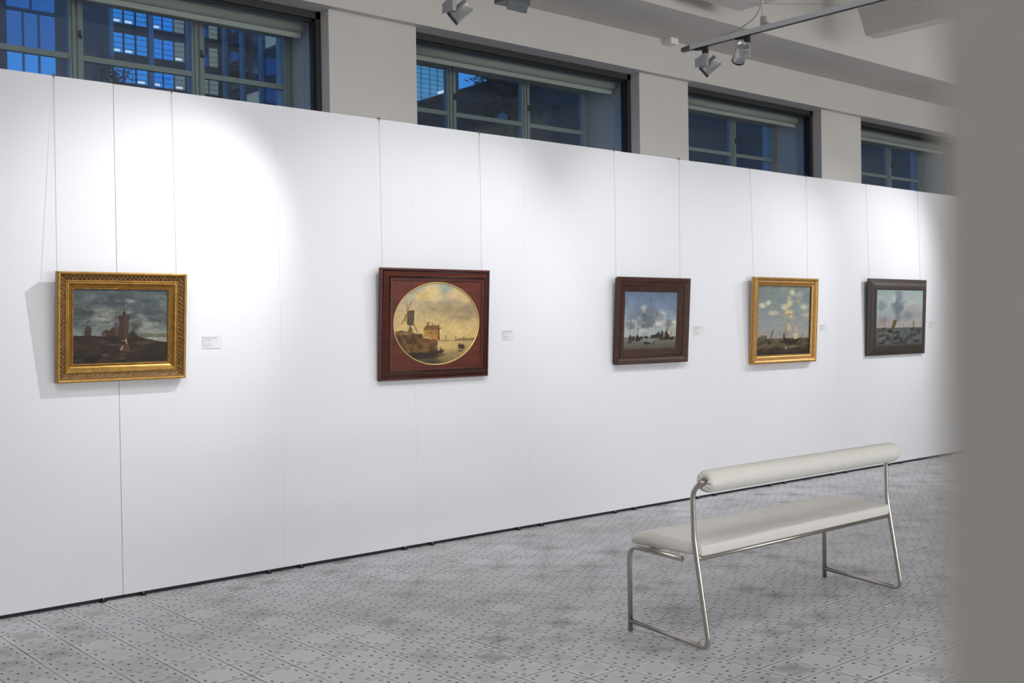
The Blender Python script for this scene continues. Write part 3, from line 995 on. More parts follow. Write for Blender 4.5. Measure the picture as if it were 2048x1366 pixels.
# ------------------------------------------------------------------ frames
def molding(name, prof, W, Ht, m, parent, close_back=False, ripple=None, smooth=False):
    """sweep a profile (inset, height) round the rectangle; front is local -y"""
    b_ = bmesh.new()
    n = 1
    rings = []
    for d, hg in prof:
        pts = []
        cs = [(d, d), (W - d, d), (W - d, Ht - d), (d, Ht - d)]
        for i in range(4):
            a, c = cs[i], cs[(i + 1) % 4]
            L = math.hypot(c[0] - a[0], c[1] - a[1])
            nn = max(2, int(L / ripple[0]) * 4) if ripple else 1
            for k in range(nn):
                t = k / nn
                hh = hg
                if ripple and ripple[2][0] <= d <= ripple[2][1]:
                    hh = hg + ripple[1] * math.cos(k * PI / 2)
                pts.append((a[0] + (c[0] - a[0]) * t, -hh, a[1] + (c[1] - a[1]) * t))
        rings.append(pts)
    if ripple:                                       # same number of points in every ring
        k0 = [max(2, int(L / ripple[0]) * 4) for L in (W, Ht)]
        rings = []
        for d, hg in prof:
            pts = []
            cs = [(d, d), (W - d, d), (W - d, Ht - d), (d, Ht - d)]
            for i in range(4):
                a, c = cs[i], cs[(i + 1) % 4]
                nn = k0[i % 2]
                for k in range(nn):
                    t = k / nn
                    hh = hg + (ripple[1] * math.cos(k * PI / 2) if ripple[2][0] <= d <= ripple[2][1] else 0)
                    pts.append((a[0] + (c[0] - a[0]) * t, -hh, a[1] + (c[1] - a[1]) * t))
            rings.append(pts)
    vr = [[b_.verts.new(p) for p in r] for r in rings]
    for r0, r1 in zip(vr, vr[1:]):
        n = len(r0)
        for k in range(n):
            b_.faces.new((r0[k], r0[(k + 1) % n], r1[(k + 1) % n], r1[k]))
    return obj(name, b_, m, parent, smooth=smooth)


def beads(name, d, hg, r, step, W, Ht, m, parent, stretch=1.0, twist=0.0):
    b_ = bmesh.new()
    cs = [(d, d), (W - d, d), (W - d, Ht - d), (d, Ht - d)]
    for i in range(4):
        a, c = Vector(cs[i]), Vector(cs[(i + 1) % 4])
        L = (c - a).length
        nn = int(L / step)
        ang = math.atan2(c.y - a.y, c.x - a.x)
        for k in range(nn):
            p = a + (c - a) * ((k + .5) / nn)
            mtx = Matrix.Translation((p.x, -hg, p.y)) @ Matrix.Rotation(-(ang + twist), 4, 'Y') @ Matrix.Diagonal((r * stretch, r, r, 1))
            bmesh.ops.create_icosphere(b_, subdivisions=1, radius=1, matrix=mtx)
    return obj(name, b_, m, parent, smooth=True)


def painting(X0, W, Z0, Ht, tilt, label, back=.004):
    X0, W, Zb, Hh = X0 * KS, W * KS, KZ(Z0), Ht * KS
    t = empty('framed_painting', (X0, WY - back, Zb), (math.radians(tilt), 0, 0))
    tag(t, label, 'painting', 'framed paintings on the white partition')
    m_ = bmesh.new()
    box(m_, .02, W - .02, -.003, -.001, .02, Hh - .02)
    obj('back_board', m_, MT['back'], t)
    return t, W, Hh


# 1 tower, ornate gold frame
t, W, Ht = painting(2.010, .728, 1.253, .604, 4.4,
                    'small dark landscape with a brick tower in an ornate wide gold frame, leftmost painting')
molding('frame_side', [(.004, .0), (.001, .006), (0, .047)], W, Ht, MT['goldside'], t)
molding('outer_edge', [(0, .047), (.002, .050), (.006, .0515), (.013, .050), (.016, .046), (.018, .043)], W, Ht, MT['gold'], t)
molding('ornament_band', [(.018, .043), (.024, .040), (.032, .035), (.040, .031), (.047, .029)], W, Ht, MT['golddark'], t)
molding('inner_cove', [(.047, .029), (.0475, .033), (.051, .034), (.053, .030), (.0585, .029), (.060, .033), (.063, .033),
                       (.070, .025), (.078, .017), (.085, .013), (.0865, .015), (.089, .011), (.0965, .010), (.0975, .006), (.099, .004)], W, Ht, MT['gold'], t)
beads('bead_row', .0560, .0300, .0026, .0066, W, Ht, MT['gold'], t)
beads('rope_moulding', .0927, .0125, .0040, .0078, W, Ht, MT['goldwarm'], t, 1.3, .6)
# raised leaf scrolls on the ornament band
m_ = bmesh.new()
for side in range(4):
    L = W if side % 2 == 0 else Ht
    nn = int((L - .06) / .024)
    for k in range(nn):
        s = .03 + (L - .06) * (k + .5) / nn
        for (dd, r, sx_, sz_, an) in ((.026, .0075, 1.3, .5, .7), (.036, .0065, 1.2, .5, -.7), (.031, .004, 1, 1, 0), (.042, .004, 1.6, .6, 0)):
            off = .006 if dd == .036 else (-.006 if dd == .026 else 0)
            hg = .043 - (dd - .018) * .52
            px, pz = [(s + off, dd), (W - dd, s + off), (W - s - off, Ht - dd), (dd, Ht - s - off)][side]
            mtx = Matrix.Translation((px, -hg, pz)) @ Matrix.Rotation(-(side * PI / 2 + an), 4, 'Y') @ Matrix.Diagonal((r * sx_, .0032, r * sz_, 1))
            bmesh.ops.create_icosphere(m_, subdivisions=1, radius=1, matrix=mtx)
obj('leaf_ornament', m_, MT['goldwarm'], t, smooth=True)
canvas_mesh(pic_tower(), W - .19, Ht - .19, -.0045, 'canvas', t, .095, .095, gain=.95)

# 2 round mill picture, red brown ripple frame
t, W, Ht = painting(4.092, .931, 1.171, .755, 3.0,
                    'round river landscape with a windmill in a square red-brown frame')
molding('frame_edge', [(.006, .0), (.004, .012), (0, .014), (0, .034), (.003, .037), (.011, .037), (.014, .034)], W, Ht, MT['mahog'], t)
molding('outer_ripple', [(.014, .034), (.016, .036), (.024, .037), (.026, .034)], W, Ht, MT['mahogd'], t, ripple=(.0085, .0018, (.015, .0245)))
molding('frame_slope', [(.026, .034), (.029, .034), (.040, .046), (.052, .056)], W, Ht, MT['mahog'], t)
molding('inner_ripple', [(.052, .056), (.054, .060), (.062, .061), (.066, .057)], W, Ht, MT['mahogd'], t, ripple=(.0085, .0016, (.053, .0625)))
molding('inner_moulding', [(.066, .057), (.069, .054), (.074, .054), (.077, .050), (.083, .050), (.086, .046), (.088, .042)], W, Ht, MT['mahog'], t)
# spandrel with elliptical opening
cx, cz, rx, rz = W / 2, Ht / 2 + .002, .372, .288
m_ = bmesh.new()
N = 128
inner = [m_.verts.new((cx + rx * math.cos(2 * PI * k / N), -.043, cz + rz * math.sin(2 * PI * k / N))) for k in range(N)]
x0_, x1_, z0_, z1_ = .086, W - .086, .086, Ht - .086
outer = []
for k in range(N):
    a = 2 * PI * k / N
    dx, dz = math.cos(a) * (x1_ - x0_), math.sin(a) * (z1_ - z0_)
    s = .5 / max(abs(math.cos(a)), abs(math.sin(a)))
    outer.append(m_.verts.new((cx + math.cos(a) * s * (x1_ - x0_), -.043, (z0_ + z1_) / 2 + math.sin(a) * s * (z1_ - z0_))))
for k in range(N):
    m_.faces.new((inner[k], inner[(k + 1) % N], outer[(k + 1) % N], outer[k]))
obj('spandrel', m_, MT['spandrel'], t)
m_ = bmesh.new()
prof = [(0, .043), (0, .0455), (-.004, .046), (-.0085, .042), (-.009, .036)]
rg = [[m_.verts.new((cx + (rx + d) * math.cos(2 * PI * k / N), -hg, cz + (rz + d) * math.sin(2 * PI * k / N))) for k in range(N)] for d, hg in prof]
for a, b in zip(rg, rg[1:]):
    for k in range(N):
        m_.faces.new((a[k], a[(k + 1) % N], b[(k + 1) % N], b[k]))
obj('gilt_rim', m_, MT['paleslip'], t, smooth=True)
canvas_mesh(pic_mill(), rx * 2, rz * 2, -.038, 'canvas', t, cx - rx, cz - rz, gain=1.12, keep=lambda U, V: ((U - .5) ** 2 + (V - .5) ** 2) < .2495)

# 3 harbour, dark brown oak
t, W, Ht = painting(6.325, .872, 1.206, .702, 3.7,
                    'harbour scene under a big grey cloud in a deep dark brown wooden frame')
molding('frame_side', [(.012, .0), (.012, .022), (.002, .024), (0, .050)], W, Ht, MT['oak'], t)
molding('outer_moulding', [(0, .050), (.004, .054), (.012, .054), (.030, .050), (.046, .040), (.052, .038), (.053, .043), (.060, .043), (.064, .036)], W, Ht, MT['oak'], t)
molding('ripple_moulding', [(.064, .036), (.068, .037), (.074, .036), (.077, .031)], W, Ht, MT['oak'], t, ripple=(.010, .0014, (.066, .075)))
molding('inner_moulding', [(.077, .031), (.090, .029), (.093, .024), (.102, .023), (.105, .018), (.118, .016), (.120, .011), (.123, .009)], W, Ht, MT['oak'], t)
canvas_mesh(pic_harbour(), W - .24, Ht - .24, -.0105, 'canvas', t, .12, .12)

# 4 two-master, amber gold
t, W, Ht = painting(8.095, .970, 1.150, .788, 2.9,
                    'two-masted ship under cream clouds in a plain amber gold frame')
molding('frame_side', [(.004, .0), (0, .004), (0, .020), (.006, .026), (.001, .032), (0, .054)], W, Ht, MT['gold4'], t)
molding('frame_moulding', [(0, .054), (.006, .059), (.018, .058), (.028, .050), (.036, .042), (.040, .044), (.045, .043), (.050, .037), (.060, .035), (.066, .031), (.069, .027)], W, Ht, MT['gold4'], t)
molding('sight_edge', [(.069, .027), (.077, .024), (.080, .018), (.081, .014)], W, Ht, MT['ebony'], t)
beads('rope_moulding', .0735, .0275, .0052, .0125, W, Ht, MT['gold4'], t, 1.2, .7)
canvas_mesh(pic_ship(), W - .16, Ht - .16, -.016, 'canvas', t, .08, .08)

# 5 rough sea, black-brown reverse frame
t, W, Ht = painting(10.0, 1.140, 1.170, .788, 2.4,
                    'stormy sea with brown-sailed boats in a black-brown frame, rightmost painting')
molding('frame_edge', [(.012, -.002), (.004, .004), (0, .010), (0, .022), (.006, .026), (.016, .027)], W, Ht, MT['ebony'], t)
molding('frame_slope', [(.016, .027), (.022, .030), (.040, .034), (.044, .038), (.060, .050), (.066, .052), (.072, .058), (.086, .061), (.092, .058), (.096, .060)], W, Ht, MT['ebony'], t)
molding('sight_edge', [(.096, .060), (.104, .060), (.109, .054), (.114, .050), (.116, .046)], W, Ht, MT['ebony'], t)
canvas_mesh(pic_sea(), W - .226, Ht - .226, -.047, 'canvas', t, .113, .113)

# ------------------------------------------------------------------ hanging wires
HK = [((2.041, 2.021, 1.860), 'left', 'gold framed tower painting'), ((2.705, 2.693, 1.858), 'right', 'gold framed tower painting'),
      ((4.145, 4.121, 1.937), 'left', 'round windmill painting'), ((5.006, 4.970, 1.937), 'right', 'round windmill painting'),
      ((6.388, 6.343, 1.905), 'left', 'dark framed harbour painting'), ((7.175, 7.116, 1.908), 'right', 'dark framed harbour painting'),
      ((8.147, 8.120, 1.939), 'left', 'amber gold framed ship painting'), ((9.020, 8.953, 1.936), 'right', 'amber gold framed ship painting'),
      ((10.055, 10.02, 1.945), 'left', 'stormy sea painting'), ((11.064, 11.02, 1.945), 'right', 'stormy sea painting')]
for (xh, xb, zb), sd, nm in HK:
    o = empty('hanging_wire', (KX(xh), WY, PTOP))
    tag(o, 'thin steel wire holding the %s side of the %s' % (sd, nm), 'wire', 'picture hanging wires')
    m_ = bmesh.new()
    yb = -.050
    tube(m_, [(0, -.006, .004), (KX(xb) - KX(xh), yb, KZ(zb) - PTOP - .012)], .00095, 6)
    obj('wire', m_, MT['wire'], o)
    m_ = bmesh.new()
    tube(m_, fillet([(0, .056, -.03), (0, .056, .006), (0, -.007, .006), (0, -.007, -.012)], .006), .0028, 8)
    tube(m_, [(-.020, -.004, .003), (.020, -.004, .003)], .002, 6)
    tube(m_, [(0, -.004, .0), (0, -.004, .018)], .002, 6)
    obj('hook', m_, MT['hook'], o)

# ------------------------------------------------------------------ captions
CAP = [((2.867, 1.491, 2.990, 1.417), 'gold framed tower painting'), ((5.188, 1.497, 5.302, 1.422), 'round windmill painting'),
       ((7.334, 1.503, 7.479, 1.415), 'dark framed harbour painting'), ((9.223, 1.498, 9.340, 1.434), 'amber gold framed ship painting'),
       ((11.286, 1.511, 11.403, 1.439), 'stormy sea painting')]
LINES = [(.12, [(.05, .52), (.55, .76)]), (.23, [(.05, .24), (.27, .42), (.47, .62), (.64, .76)]), (.37, [(.05, .28), (.31, .44)]),
         (.48, [(.05, .14)]), (.64, [(.05, .12), (.15, .2), (.22, .36), (.39, .50)]), (.80, [(.05, .2), (.22, .38), (.42, .54)])]
for (x0, z1, x1, z0), nm in CAP:
    x0, x1, z0, z1 = KX(x0), KX(x1), KZ(z0), KZ(z1)
    cw, ch = x1 - x0, z1 - z0
    o = empty('caption_label', (x0, WY, z0))
    tag(o, 'small pale caption card right of the ' + nm, 'caption', 'picture captions')
    m_ = bmesh.new()
    box(m_, 0, cw, -.0035, 0, 0, ch)
    obj('card', m_, MT['caption'], o)
    m_ = bmesh.new()
    rr = random.Random(nm)
    for v, ws in LINES:
        for a, b in ws:
            x = a
            while x < b:
                wl_ = rr.choice((.010, .014, .018))
                hgt = rr.choice((.030, .030, .042))
                if x + wl_ > b + .01:
                    break
                zz = ch * (1 - v) - ch * .03
                quad(m_, [(x * cw, -.0037, zz), ((x + wl_) * cw, -.0037, zz), ((x + wl_) * cw, -.0037, zz + hgt * ch), (x * cw, -.0037, zz + hgt * ch)])
                x += wl_ + .005
    obj('print', m_, MT['ink'], o)

# ------------------------------------------------------------------ bench
XL, XR = 3.985, 5.665
BM_, BY = (XL + XR) / 2, 3.55
bench = empty('bench', (BM_, BY, 0))
tag(bench, 'long off-white leather bench with a roll backrest on steel tube legs', 'bench')
bl = lambda pts: [(x - BM_, y - BY, z) for x, y, z in pts]
TR = .0125
for X_, s in ((XL, 1), (XR, -1)):
    m_ = bmesh.new()
    tube(m_, bl(fillet([(X_, 3.765, .0), (X_, 3.765, .424), (X_, 3.425, .408)], .06, 8)), TR, 14)
    obj('front_leg', m_, MT['steel'], bench, smooth=True)
    m_ = bmesh.new()
    path = [(X_, 3.755, .052), (X_, 3.268, .0125), (X_, 3.338, .43), (X_, 3.352, .52), (X_, 3.356, .735), (X_, 3.30, .783), (X_ + s * .085, 3.30, .783)]
    tube(m_, bl(fillet(path, [.055, .03, .03, .04, .03], 8)), TR, 14)
    obj('back_post', m_, MT['steel'], bench, smooth=True)
for y, z in ((3.343, .416), (3.66, .413)):
    m_ = bmesh.new()
    tube(m_, bl([(XL + .005, y, z), (XR - .005, y, z)]), .011, 12)
    obj('seat_rail', m_, MT['steel'], bench, smooth=True)
# seat cushion
def arc(cy, cz, r, a0, a1, n):
    return [(cy + r * math.cos(math.radians(a0 + (a1 - a0) * k / n)), cz + r * math.sin(math.radians(a0 + (a1 - a0) * k / n))) for k in range(n + 1)]


prof = [(3.760, .430), (3.70, .4265), (3.55, .4265), (3.45, .4265), (3.35, .4265)] + arc(3.333, .436, .0095, 270, 180, 3) + \
    arc(3.3345, .473, .011, 180, 90, 4) + [(3.38, .4875), (3.45, .493), (3.52, .499), (3.58, .504), (3.63, .5065)] + \
    [(3.67, .505), (3.705, .499), (3.735, .487), (3.758, .470), (3.774, .450), (3.773, .436)]
m_ = bmesh.new()
sx0, sx1 = 4.008, 5.640
stations = [(0, .80), (.004, .90), (.011, .965), (.025, .995), (.05, 1.0)]
NXS = 60
us = [a for a, _ in stations] + list(np.linspace(.09, (sx1 - sx0) - .09, NXS)) + [(sx1 - sx0) - a for a, _ in stations[::-1]]
us = sorted(set(list(us) + [(sx1 - sx0) / 2 - .006, (sx1 - sx0) / 2, (sx1 - sx0) / 2 + .006]))
rings = []
zc = .456
for u in us:
    e = min(u, sx1 - sx0 - u)
    sc = 1.0
    for (a, s_), (a2, s2) in zip(stations, stations[1:]):
        if a <= e <= a2:
            sc = s_ + (s2 - s_) * (e - a) / (a2 - a)
    seam = .0034 if abs(u - (sx1 - sx0) / 2) < .001 else 0
    ring = []
    for y, z in prof:
        wr = .0022 * math.sin(u * 31 + y * 40) * math.exp(-e * 7) + .0012 * math.sin(u * 13 + y * 70) + .001 * math.sin(u * 57 - y * 33 + 2 * math.sin(u * 9))
        zz = zc + (z - zc) * sc + (wr if z > zc else 0)
        yy = 3.55 + (y - 3.55) * (.985 + .015 * sc)
        if seam and z > zc:
            zz -= seam * 1.5
        ring.append(m_.verts.new((sx0 + u - BM_, yy - BY, zz)))
    rings.append(ring)
n = len(prof)
for a, b in zip(rings, rings[1:]):
    for k in range(n):
        m_.faces.new((a[k], a[(k + 1) % n], b[(k + 1) % n], b[k]))
m_.faces.new(rings[0])
m_.faces.new(rings[-1])
obj('seat_cushion', m_, MT['leather'], bench, smooth=True)
# welted back edge of the cushion
m_ = bmesh.new()
tube(m_, bl([(sx0 + .012, 3.326, .4815), (sx1 - .012, 3.326, .4815)]), .0035, 8)
obj('piping', m_, MT['leather'], bench, smooth=True)
# roll backrest with gathered ends
m_ = bmesh.new()
bx0, bx1 = 3.995, 5.655
L = bx1 - bx0
R_ = .054
pr = [(.022, .010), (.012, .014), (.004, .022), (0, .032), (.004, .042), (.012, .049), (.024, .053), (.05, .0545)]
full = pr + [(L * k / 24, .0545) for k in range(2, 23)] + [(L - a, r) for a, r in pr[::-1]]
SEG = 56
rings = []
for a, r in full:
    e = min(a, L - a)
    ring = []
    for k in range(SEG):
        th = 2 * PI * k / SEG
        pl = 1 + (.20 * math.cos(th * 11 + math.sin(th * 3)) * max(0, 1 - r / .056) + .02 * math.cos(th * 7 + 1) * math.exp(-e * 25))
        ring.append(m_.verts.new((bx0 + a - BM_ + (.0035 * math.cos(th * 11 + math.sin(th * 3)) * (1 if a < L / 2 else -1) if r < .05 else 0), 3.30 - BY + r * pl * math.cos(th), .783 + r * pl * math.sin(th))))
    rings.append(ring)
for a, b in zip(rings, rings[1:]):
    for k in range(SEG):
        m_.faces.new((a[k], a[(k + 1) % SEG], b[(k + 1) % SEG], b[k]))
m_.faces.new(rings[0])
m_.faces.new(rings[-1])
obj('backrest_roll', m_, MT['leather'], bench, smooth=True)

# ------------------------------------------------------------------ light tracks and spots
def track_rail(x, y_end, z, label, rod_y, y_start=-2.0):
    tr_ = empty('light_track', (x, y_end, z))
    tag(tr_, label, 'light track', 'ceiling light tracks')
    m_ = bmesh.new()
    w2, hh = .017, .036
    box(m_, -w2, w2, y_start - y_end, -.045, 0.004, hh)
    obj('rail', m_, MT['track'], tr_)
    m_ = bmesh.new()
    box(m_, -w2 * .55, w2 * .55, y_start - y_end, -.045, 0.0, .0045)
    obj('rail_slot', m_, MT['blackp'], tr_)
    m_ = bmesh.new()
    vs = box(m_, -w2, w2, -.045, 0.03, .002, hh)
    for v in vs:
        if v.co.y > 0 and v.co.z > .02:
            v.co.z -= .008
    obj('end_cap', m_, MT['dgrey'], tr_)
    m_ = bmesh.new()
    tube(m_, [(0, rod_y - y_end, hh + .05), (0, rod_y - y_end, 5.0 - z)], .006, 8)
    obj('suspension_rod', m_, MT['track'], tr_)
    m_ = bmesh.new()
    box(m_, -.012, .012, rod_y - y_end - .025, rod_y - y_end + .01, hh - .002, hh + .06, .002)
    tube(m_, [(-.014, rod_y - y_end - .04, hh + .012), (.014, rod_y - y_end - .04, hh + .012)], .005, 8)
    obj('rod_clamp', m_, MT['alu'], tr_)
    m_ = bmesh.new()
    d = rod_y - y_end
    tube(m_, fillet([(.012, d + .012, 5.0 - z), (.010, d + .015, hh + .14), (.006, d + .06, hh + .065), (.0, d + .19, hh + .02), (0, d + .34, hh + .004), (0, -.04, hh + .004)], .05, 6), .0038, 8)
    for yy in (d + .16, -.14):
        box(m_, -.006, .006, yy - .005, yy + .005, hh, hh + .016)
    obj('supply_cable', m_, MT['cable'], tr_, smooth=True)
    m_ = bmesh.new()
    for k in range(16):
        a0, a1 = 2 * PI * k / 16, 2 * PI * (k + 1) / 16
        tube(m_, [(-.03 + .012 * math.cos(a0), d, .42 + .012 * math.sin(a0)), (-.03 + .012 * math.cos(a1), d, .42 + .012 * math.sin(a1))], .002, 6)
    tube(m_, [(-.018, d, .42), (0, d, .42)], .002, 6)
    obj('cable_ring', m_, MT['cable'], tr_)
    return tr_


def spot(x, y, z, aim, label, watts, cone=46, side=1):
    """cylinder spotlight hanging under a track at x, y; z is the track's underside"""
    s = empty('spotlight', (x, y, z))
    tag(s, label, 'spotlight', 'silver track spotlights')
    m_ = bmesh.new()
    vs = box(m_, -.013, .013, -.02, .085, -.022, 0)
    for v in vs:
        if v.co.y > .05 and v.co.z < -.01:
            v.co.z += .014
    box(m_, -.014, .014, -.022, .012, -.045, -.018, .002)
    obj('track_adapter', m_, MT['blackp'], s)
    m_ = bmesh.new()
    box(m_, -.014, .014, -.022, .016, -.125, -.044, .002)
    vs = box(m_, -.012, .012, .016, .075, -.125, -.05)
    for v in vs:
        if v.co.y > .05 and v.co.z > -.09:
            v.co.z -= .02
    obj('bracket', m_, MT['alu'], s)
    d = (Vector(aim) - Vector((x, y, z - .10))).normalized()
    q = d.to_track_quat('-Z', 'Y')
    c = Vector((side * .062, .0, -.115))
    m_ = bmesh.new()
    R_, L_ = .042, .125
    prof_ = [(R_ * .98, .058), (R_, .054), (R_, -.062), (R_ * .93, -.062), (R_ * .90, -.03), (.010, -.02)]
    seg = 36
    top = [(.0001, .035), (R_ * .94, .038), (R_ * .94, .058), (R_ * .98, .058)]
    rr = []
    for r, zz in top[:-1] + prof_:
        rr.append([m_.verts.new((r * math.cos(2 * PI * k / seg), r * math.sin(2 * PI * k / seg), zz)) for k in range(seg)])
    for a, b in zip(rr, rr[1:]):
        for k in range(seg):
            m_.faces.new((a[k], a[(k + 1) % seg], b[(k + 1) % seg], b[k]))
    body = obj('lamp_body', m_, MT['alu'], s, smooth=False, loc=c, rot=q.to_euler())
    for p in body.data.polygons:
        p.use_smooth = abs(p.normal.z) < .5
    m_ = bmesh.new()
    rr = []
    for r, zz in ((R_ * .95, -.058), (R_ * 1.01, -.058), (R_ * 1.01, -.068), (R_ * .92, -.068), (R_ * .92, -.058)):
        rr.append([m_.verts.new((r * math.cos(2 * PI * k / seg), r * math.sin(2 * PI * k / seg), zz)) for k in range(seg)])
    for a, b in zip(rr, rr[1:]):
        for k in range(seg):
            m_.faces.new((a[k], a[(k + 1) % seg], b[(k + 1) % seg], b[k]))
    obj('front_ring', m_, MT['blackp'], body)
    m_ = bmesh.new()
    bmesh.ops.create_uvsphere(m_, u_segments=14, v_segments=8, radius=.02)
    obj('bulb', m_, MT['lampglow'], body, smooth=True, loc=(0, 0, -.028))
    m_ = bmesh.new()
    tube(m_, [(side * .012, 0, -.115), (side * .024, 0, -.115)], .007, 10)
    box(m_, -.016 if side < 0 else .012, -.012 if side < 0 else .016, -.006, .006, -.121, -.109)
    obj('pivot', m_, MT['steel'], s)
    lp = Vector((x, y, z)) + c + d * .078
    spot_light('spot_beam', lp, aim, watts, cone, 1.0)
    return s


TKZ = 3.35
track_rail(5.765, 4.86, TKZ, 'grey metal light track with two silver spotlights, hung by a thin rod', 4.234)
track_rail(3.78, 4.98, TKZ + .22, 'grey metal light track above the dark box lamp at the top edge', 4.3)
spot(5.765, 4.70, TKZ, (4.75, 6.22, 1.7), 'silver cylinder spotlight nearest the end of the light track, tilted left', LW['v1'], 80, 1)
spot(5.765, 4.36, TKZ, (7.05, 6.22, 1.6), 'silver cylinder spotlight under the hanging rod of the light track', LW['v2'], 80, -1)
spot(3.78, 4.86, TKZ + .05, (2.45, 6.22, 1.75), 'silver cylinder spotlight at the top edge, left of the dark box lamp', LW['v3'], 62, 1)
# box flood lamp with flaps
fl = empty('flood_lamp', (4.17, 4.80, TKZ + .055))
tag(fl, 'dark grey box lamp with a metal flap, cut by the top of the frame', 'flood lamp')
m_ = bmesh.new()
box(m_, -.095, .095, -.05, .05, -.04, .07, .004)
obj('lamp_housing', m_, MT['dgrey'], fl)
m_ = bmesh.new()
vs = box(m_, -.08, .08, -.052, -.048, -.085, -.03)
for v in vs:
    if v.co.z < -.06:
        v.co.x *= .92
        v.co.y += .012
obj('flap', m_, MT['dgrey'], fl)
m_ = bmesh.new()
box(m_, -.04, .04, -.054, -.05, -.01, .0)
obj('vent_slot', m_, MT['paleslip'], fl)

# junction box and stretched wire
m_ = bmesh.new()
box(m_, -.05, .05, -.10, 0, -.055, .0, .004)
tag(obj('junction_box', m_, MT['white'], loc=(7.56, BAND_Y, BTOP - .0)), 'small white junction box on the wall beside the light track end', 'junction box')
m_ = bmesh.new()
tube(m_, [(7.02, 5.29, 4.0), (7.66, 4.836, 3.998), (8.31, 4.38, 4.0), (8.9, 3.96, 4.002)], .0022, 6)
tag(obj('ceiling_wire', m_, MT['wire']), 'thin dark wire stretched below the ceiling above the right light track', 'wire')

# ------------------------------------------------------------------ outdoors
bm = bmesh.new()
box(bm, -60, 200, 7.45, 240, -.3, -.05)
struct(obj('trim_9', bm, MT['ground']))
# office block far across the street
ob_ = empty('office_building', (48, 117, 0))
tag(ob_, 'violet office block with rows of blue and lit windows, seen through the leftmost window', 'building')
rel = lambda x, y, z: (x - 48, y - 117, z)
m_ = bmesh.new()
box(m_, -18, 9.4, 0, 14, 0, 44)
box(m_, 9.4, 17.2, -17, 14, 0, 44)
obj('wall', m_, MT['purple'], ob_)
rows = [25.42, 28.55, 31.69, 34.86, 38.0]
bays = [(45.05, 48.93), (49.46, 53.22), (53.75, 57.2)]
colmap = [(.02, .27), (.33, .61), (.67, .96)]
lit = {(2, 2, 2), (1, 2, 2), (1, 2, 1), (3, 2, 2), (2, 1, 2), (1, 1, 2), (0, 2, 2), (3, 1, 2)}
for ri, z in enumerate(rows):
    for bi, (a, b) in enumerate(bays):
        for ci, (u0, u1) in enumerate(colmap):
            x0, x1 = a + (b - a) * u0 - 48, a + (b - a) * u1 - 48
            key = (ri, bi, ci)
            gm = MT['litglass'] if key in lit else MT['darkglass'] if bi == 2 and ci == 0 else MT['blueglow'] if bi == 1 else MT['skyglass']
            m_ = bmesh.new()
            box(m_, x0, x1, -.10, .02, z, z + 2.05)
            nf = len(m_.faces)
            for q in (.42, 1.0, 1.62):
                box(m_, x0, x1, -.14, -.1, z + q, z + q + .06)
            nf2 = len(m_.faces)
            if key in ((3, 0, 0), (3, 0, 1), (2, 0, 0), (2, 0, 1), (1, 1, 0), (3, 1, 0), (1, 0, 2), (2, 1, 2), (1, 1, 2), (2, 2, 0)):
                box(m_, x0 + .06, x1 - .3, -.15, -.1, z + .1, z + .32)
            m_.faces.ensure_lookup_table()
            for q, f_ in enumerate(m_.faces):
                f_.material_index = 0 if q < nf else 1 if q < nf2 else 2
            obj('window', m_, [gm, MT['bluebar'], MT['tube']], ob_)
for (a, b) in ((44.64, 45.01), (48.97, 49.42), (53.28, 53.7)):
    m_ = bmesh.new()
    box(m_, a - 48, b - 48, -.5, .02, 0, 44)
    obj('fin', m_, MT['fin'], ob_)
# return wing, windows on its side wall
for ri, z in enumerate(rows):
    for k, y in enumerate((-3.6, -7.8, -12.2)):
        m_ = bmesh.new()
        box(m_, 9.28, 9.42, y - 1.3, y + 1.3, z, z + 2.05)
        obj('window', m_, MT['litglass'] if (ri, k) in ((2, 2), (0, 1)) else MT['darkglass'], ob_)
for y in (-1.6, -5.7, -10.0, -14.2):
    m_ = bmesh.new()
    box(m_, 9.0, 9.42, y - .2, y + .2, 0, 44)
    obj('fin', m_, MT['fin'], ob_)
m_ = bmesh.new()
tube(m_, fillet([(9.1, -17.3, 44), (9.1, -17.3, 26.2), (9.9, -17.3, 25.4), (11.2, -17.3, 25.4)], .5), .26, 12)
obj('drain_pipe', m_, MT['fin'], ob_, smooth=True)
# nearer wing at the far left
nb = empty('annex_building', (12, 45, 0))
tag(nb, 'nearer violet annex with tall blue glazed bays, at the far left of the leftmost window', 'building')
m_ = bmesh.new()
box(m_, -10, 5.15, 0, 12, 0, 24)
obj('wall', m_, MT['purple2'], nb)
for (x0, x1) in ((1.2, 3.01), (-2.2, -.4)):
    for z0, z1 in ((8.6, 12.5), (12.58, 14.12), (14.24, 18.0)):
        m_ = bmesh.new()
        box(m_, x0, x1, -.06, .02, z0, z1)
        for q in ((.33, .66) if z0 < 13 else (.5,)):
            xm = x0 + (x1 - x0) * q
            box(m_, xm - .035, xm + .035, -.1, -.06, z0, z1)
        m_.faces.ensure_lookup_table()
        for q, f_ in enumerate(m_.faces):
            f_.material_index = min(1, q // 6)
        obj('window', m_, [MT['skyglass'] if z0 < 9 else MT['annexglass'], MT['bluebar']], nb)
    m_ = bmesh.new()
    box(m_, x0 - .02, x1 + .02, -.14, 0, 14.12, 14.24)
    obj('transom', m_, MT['bluebar'], nb)
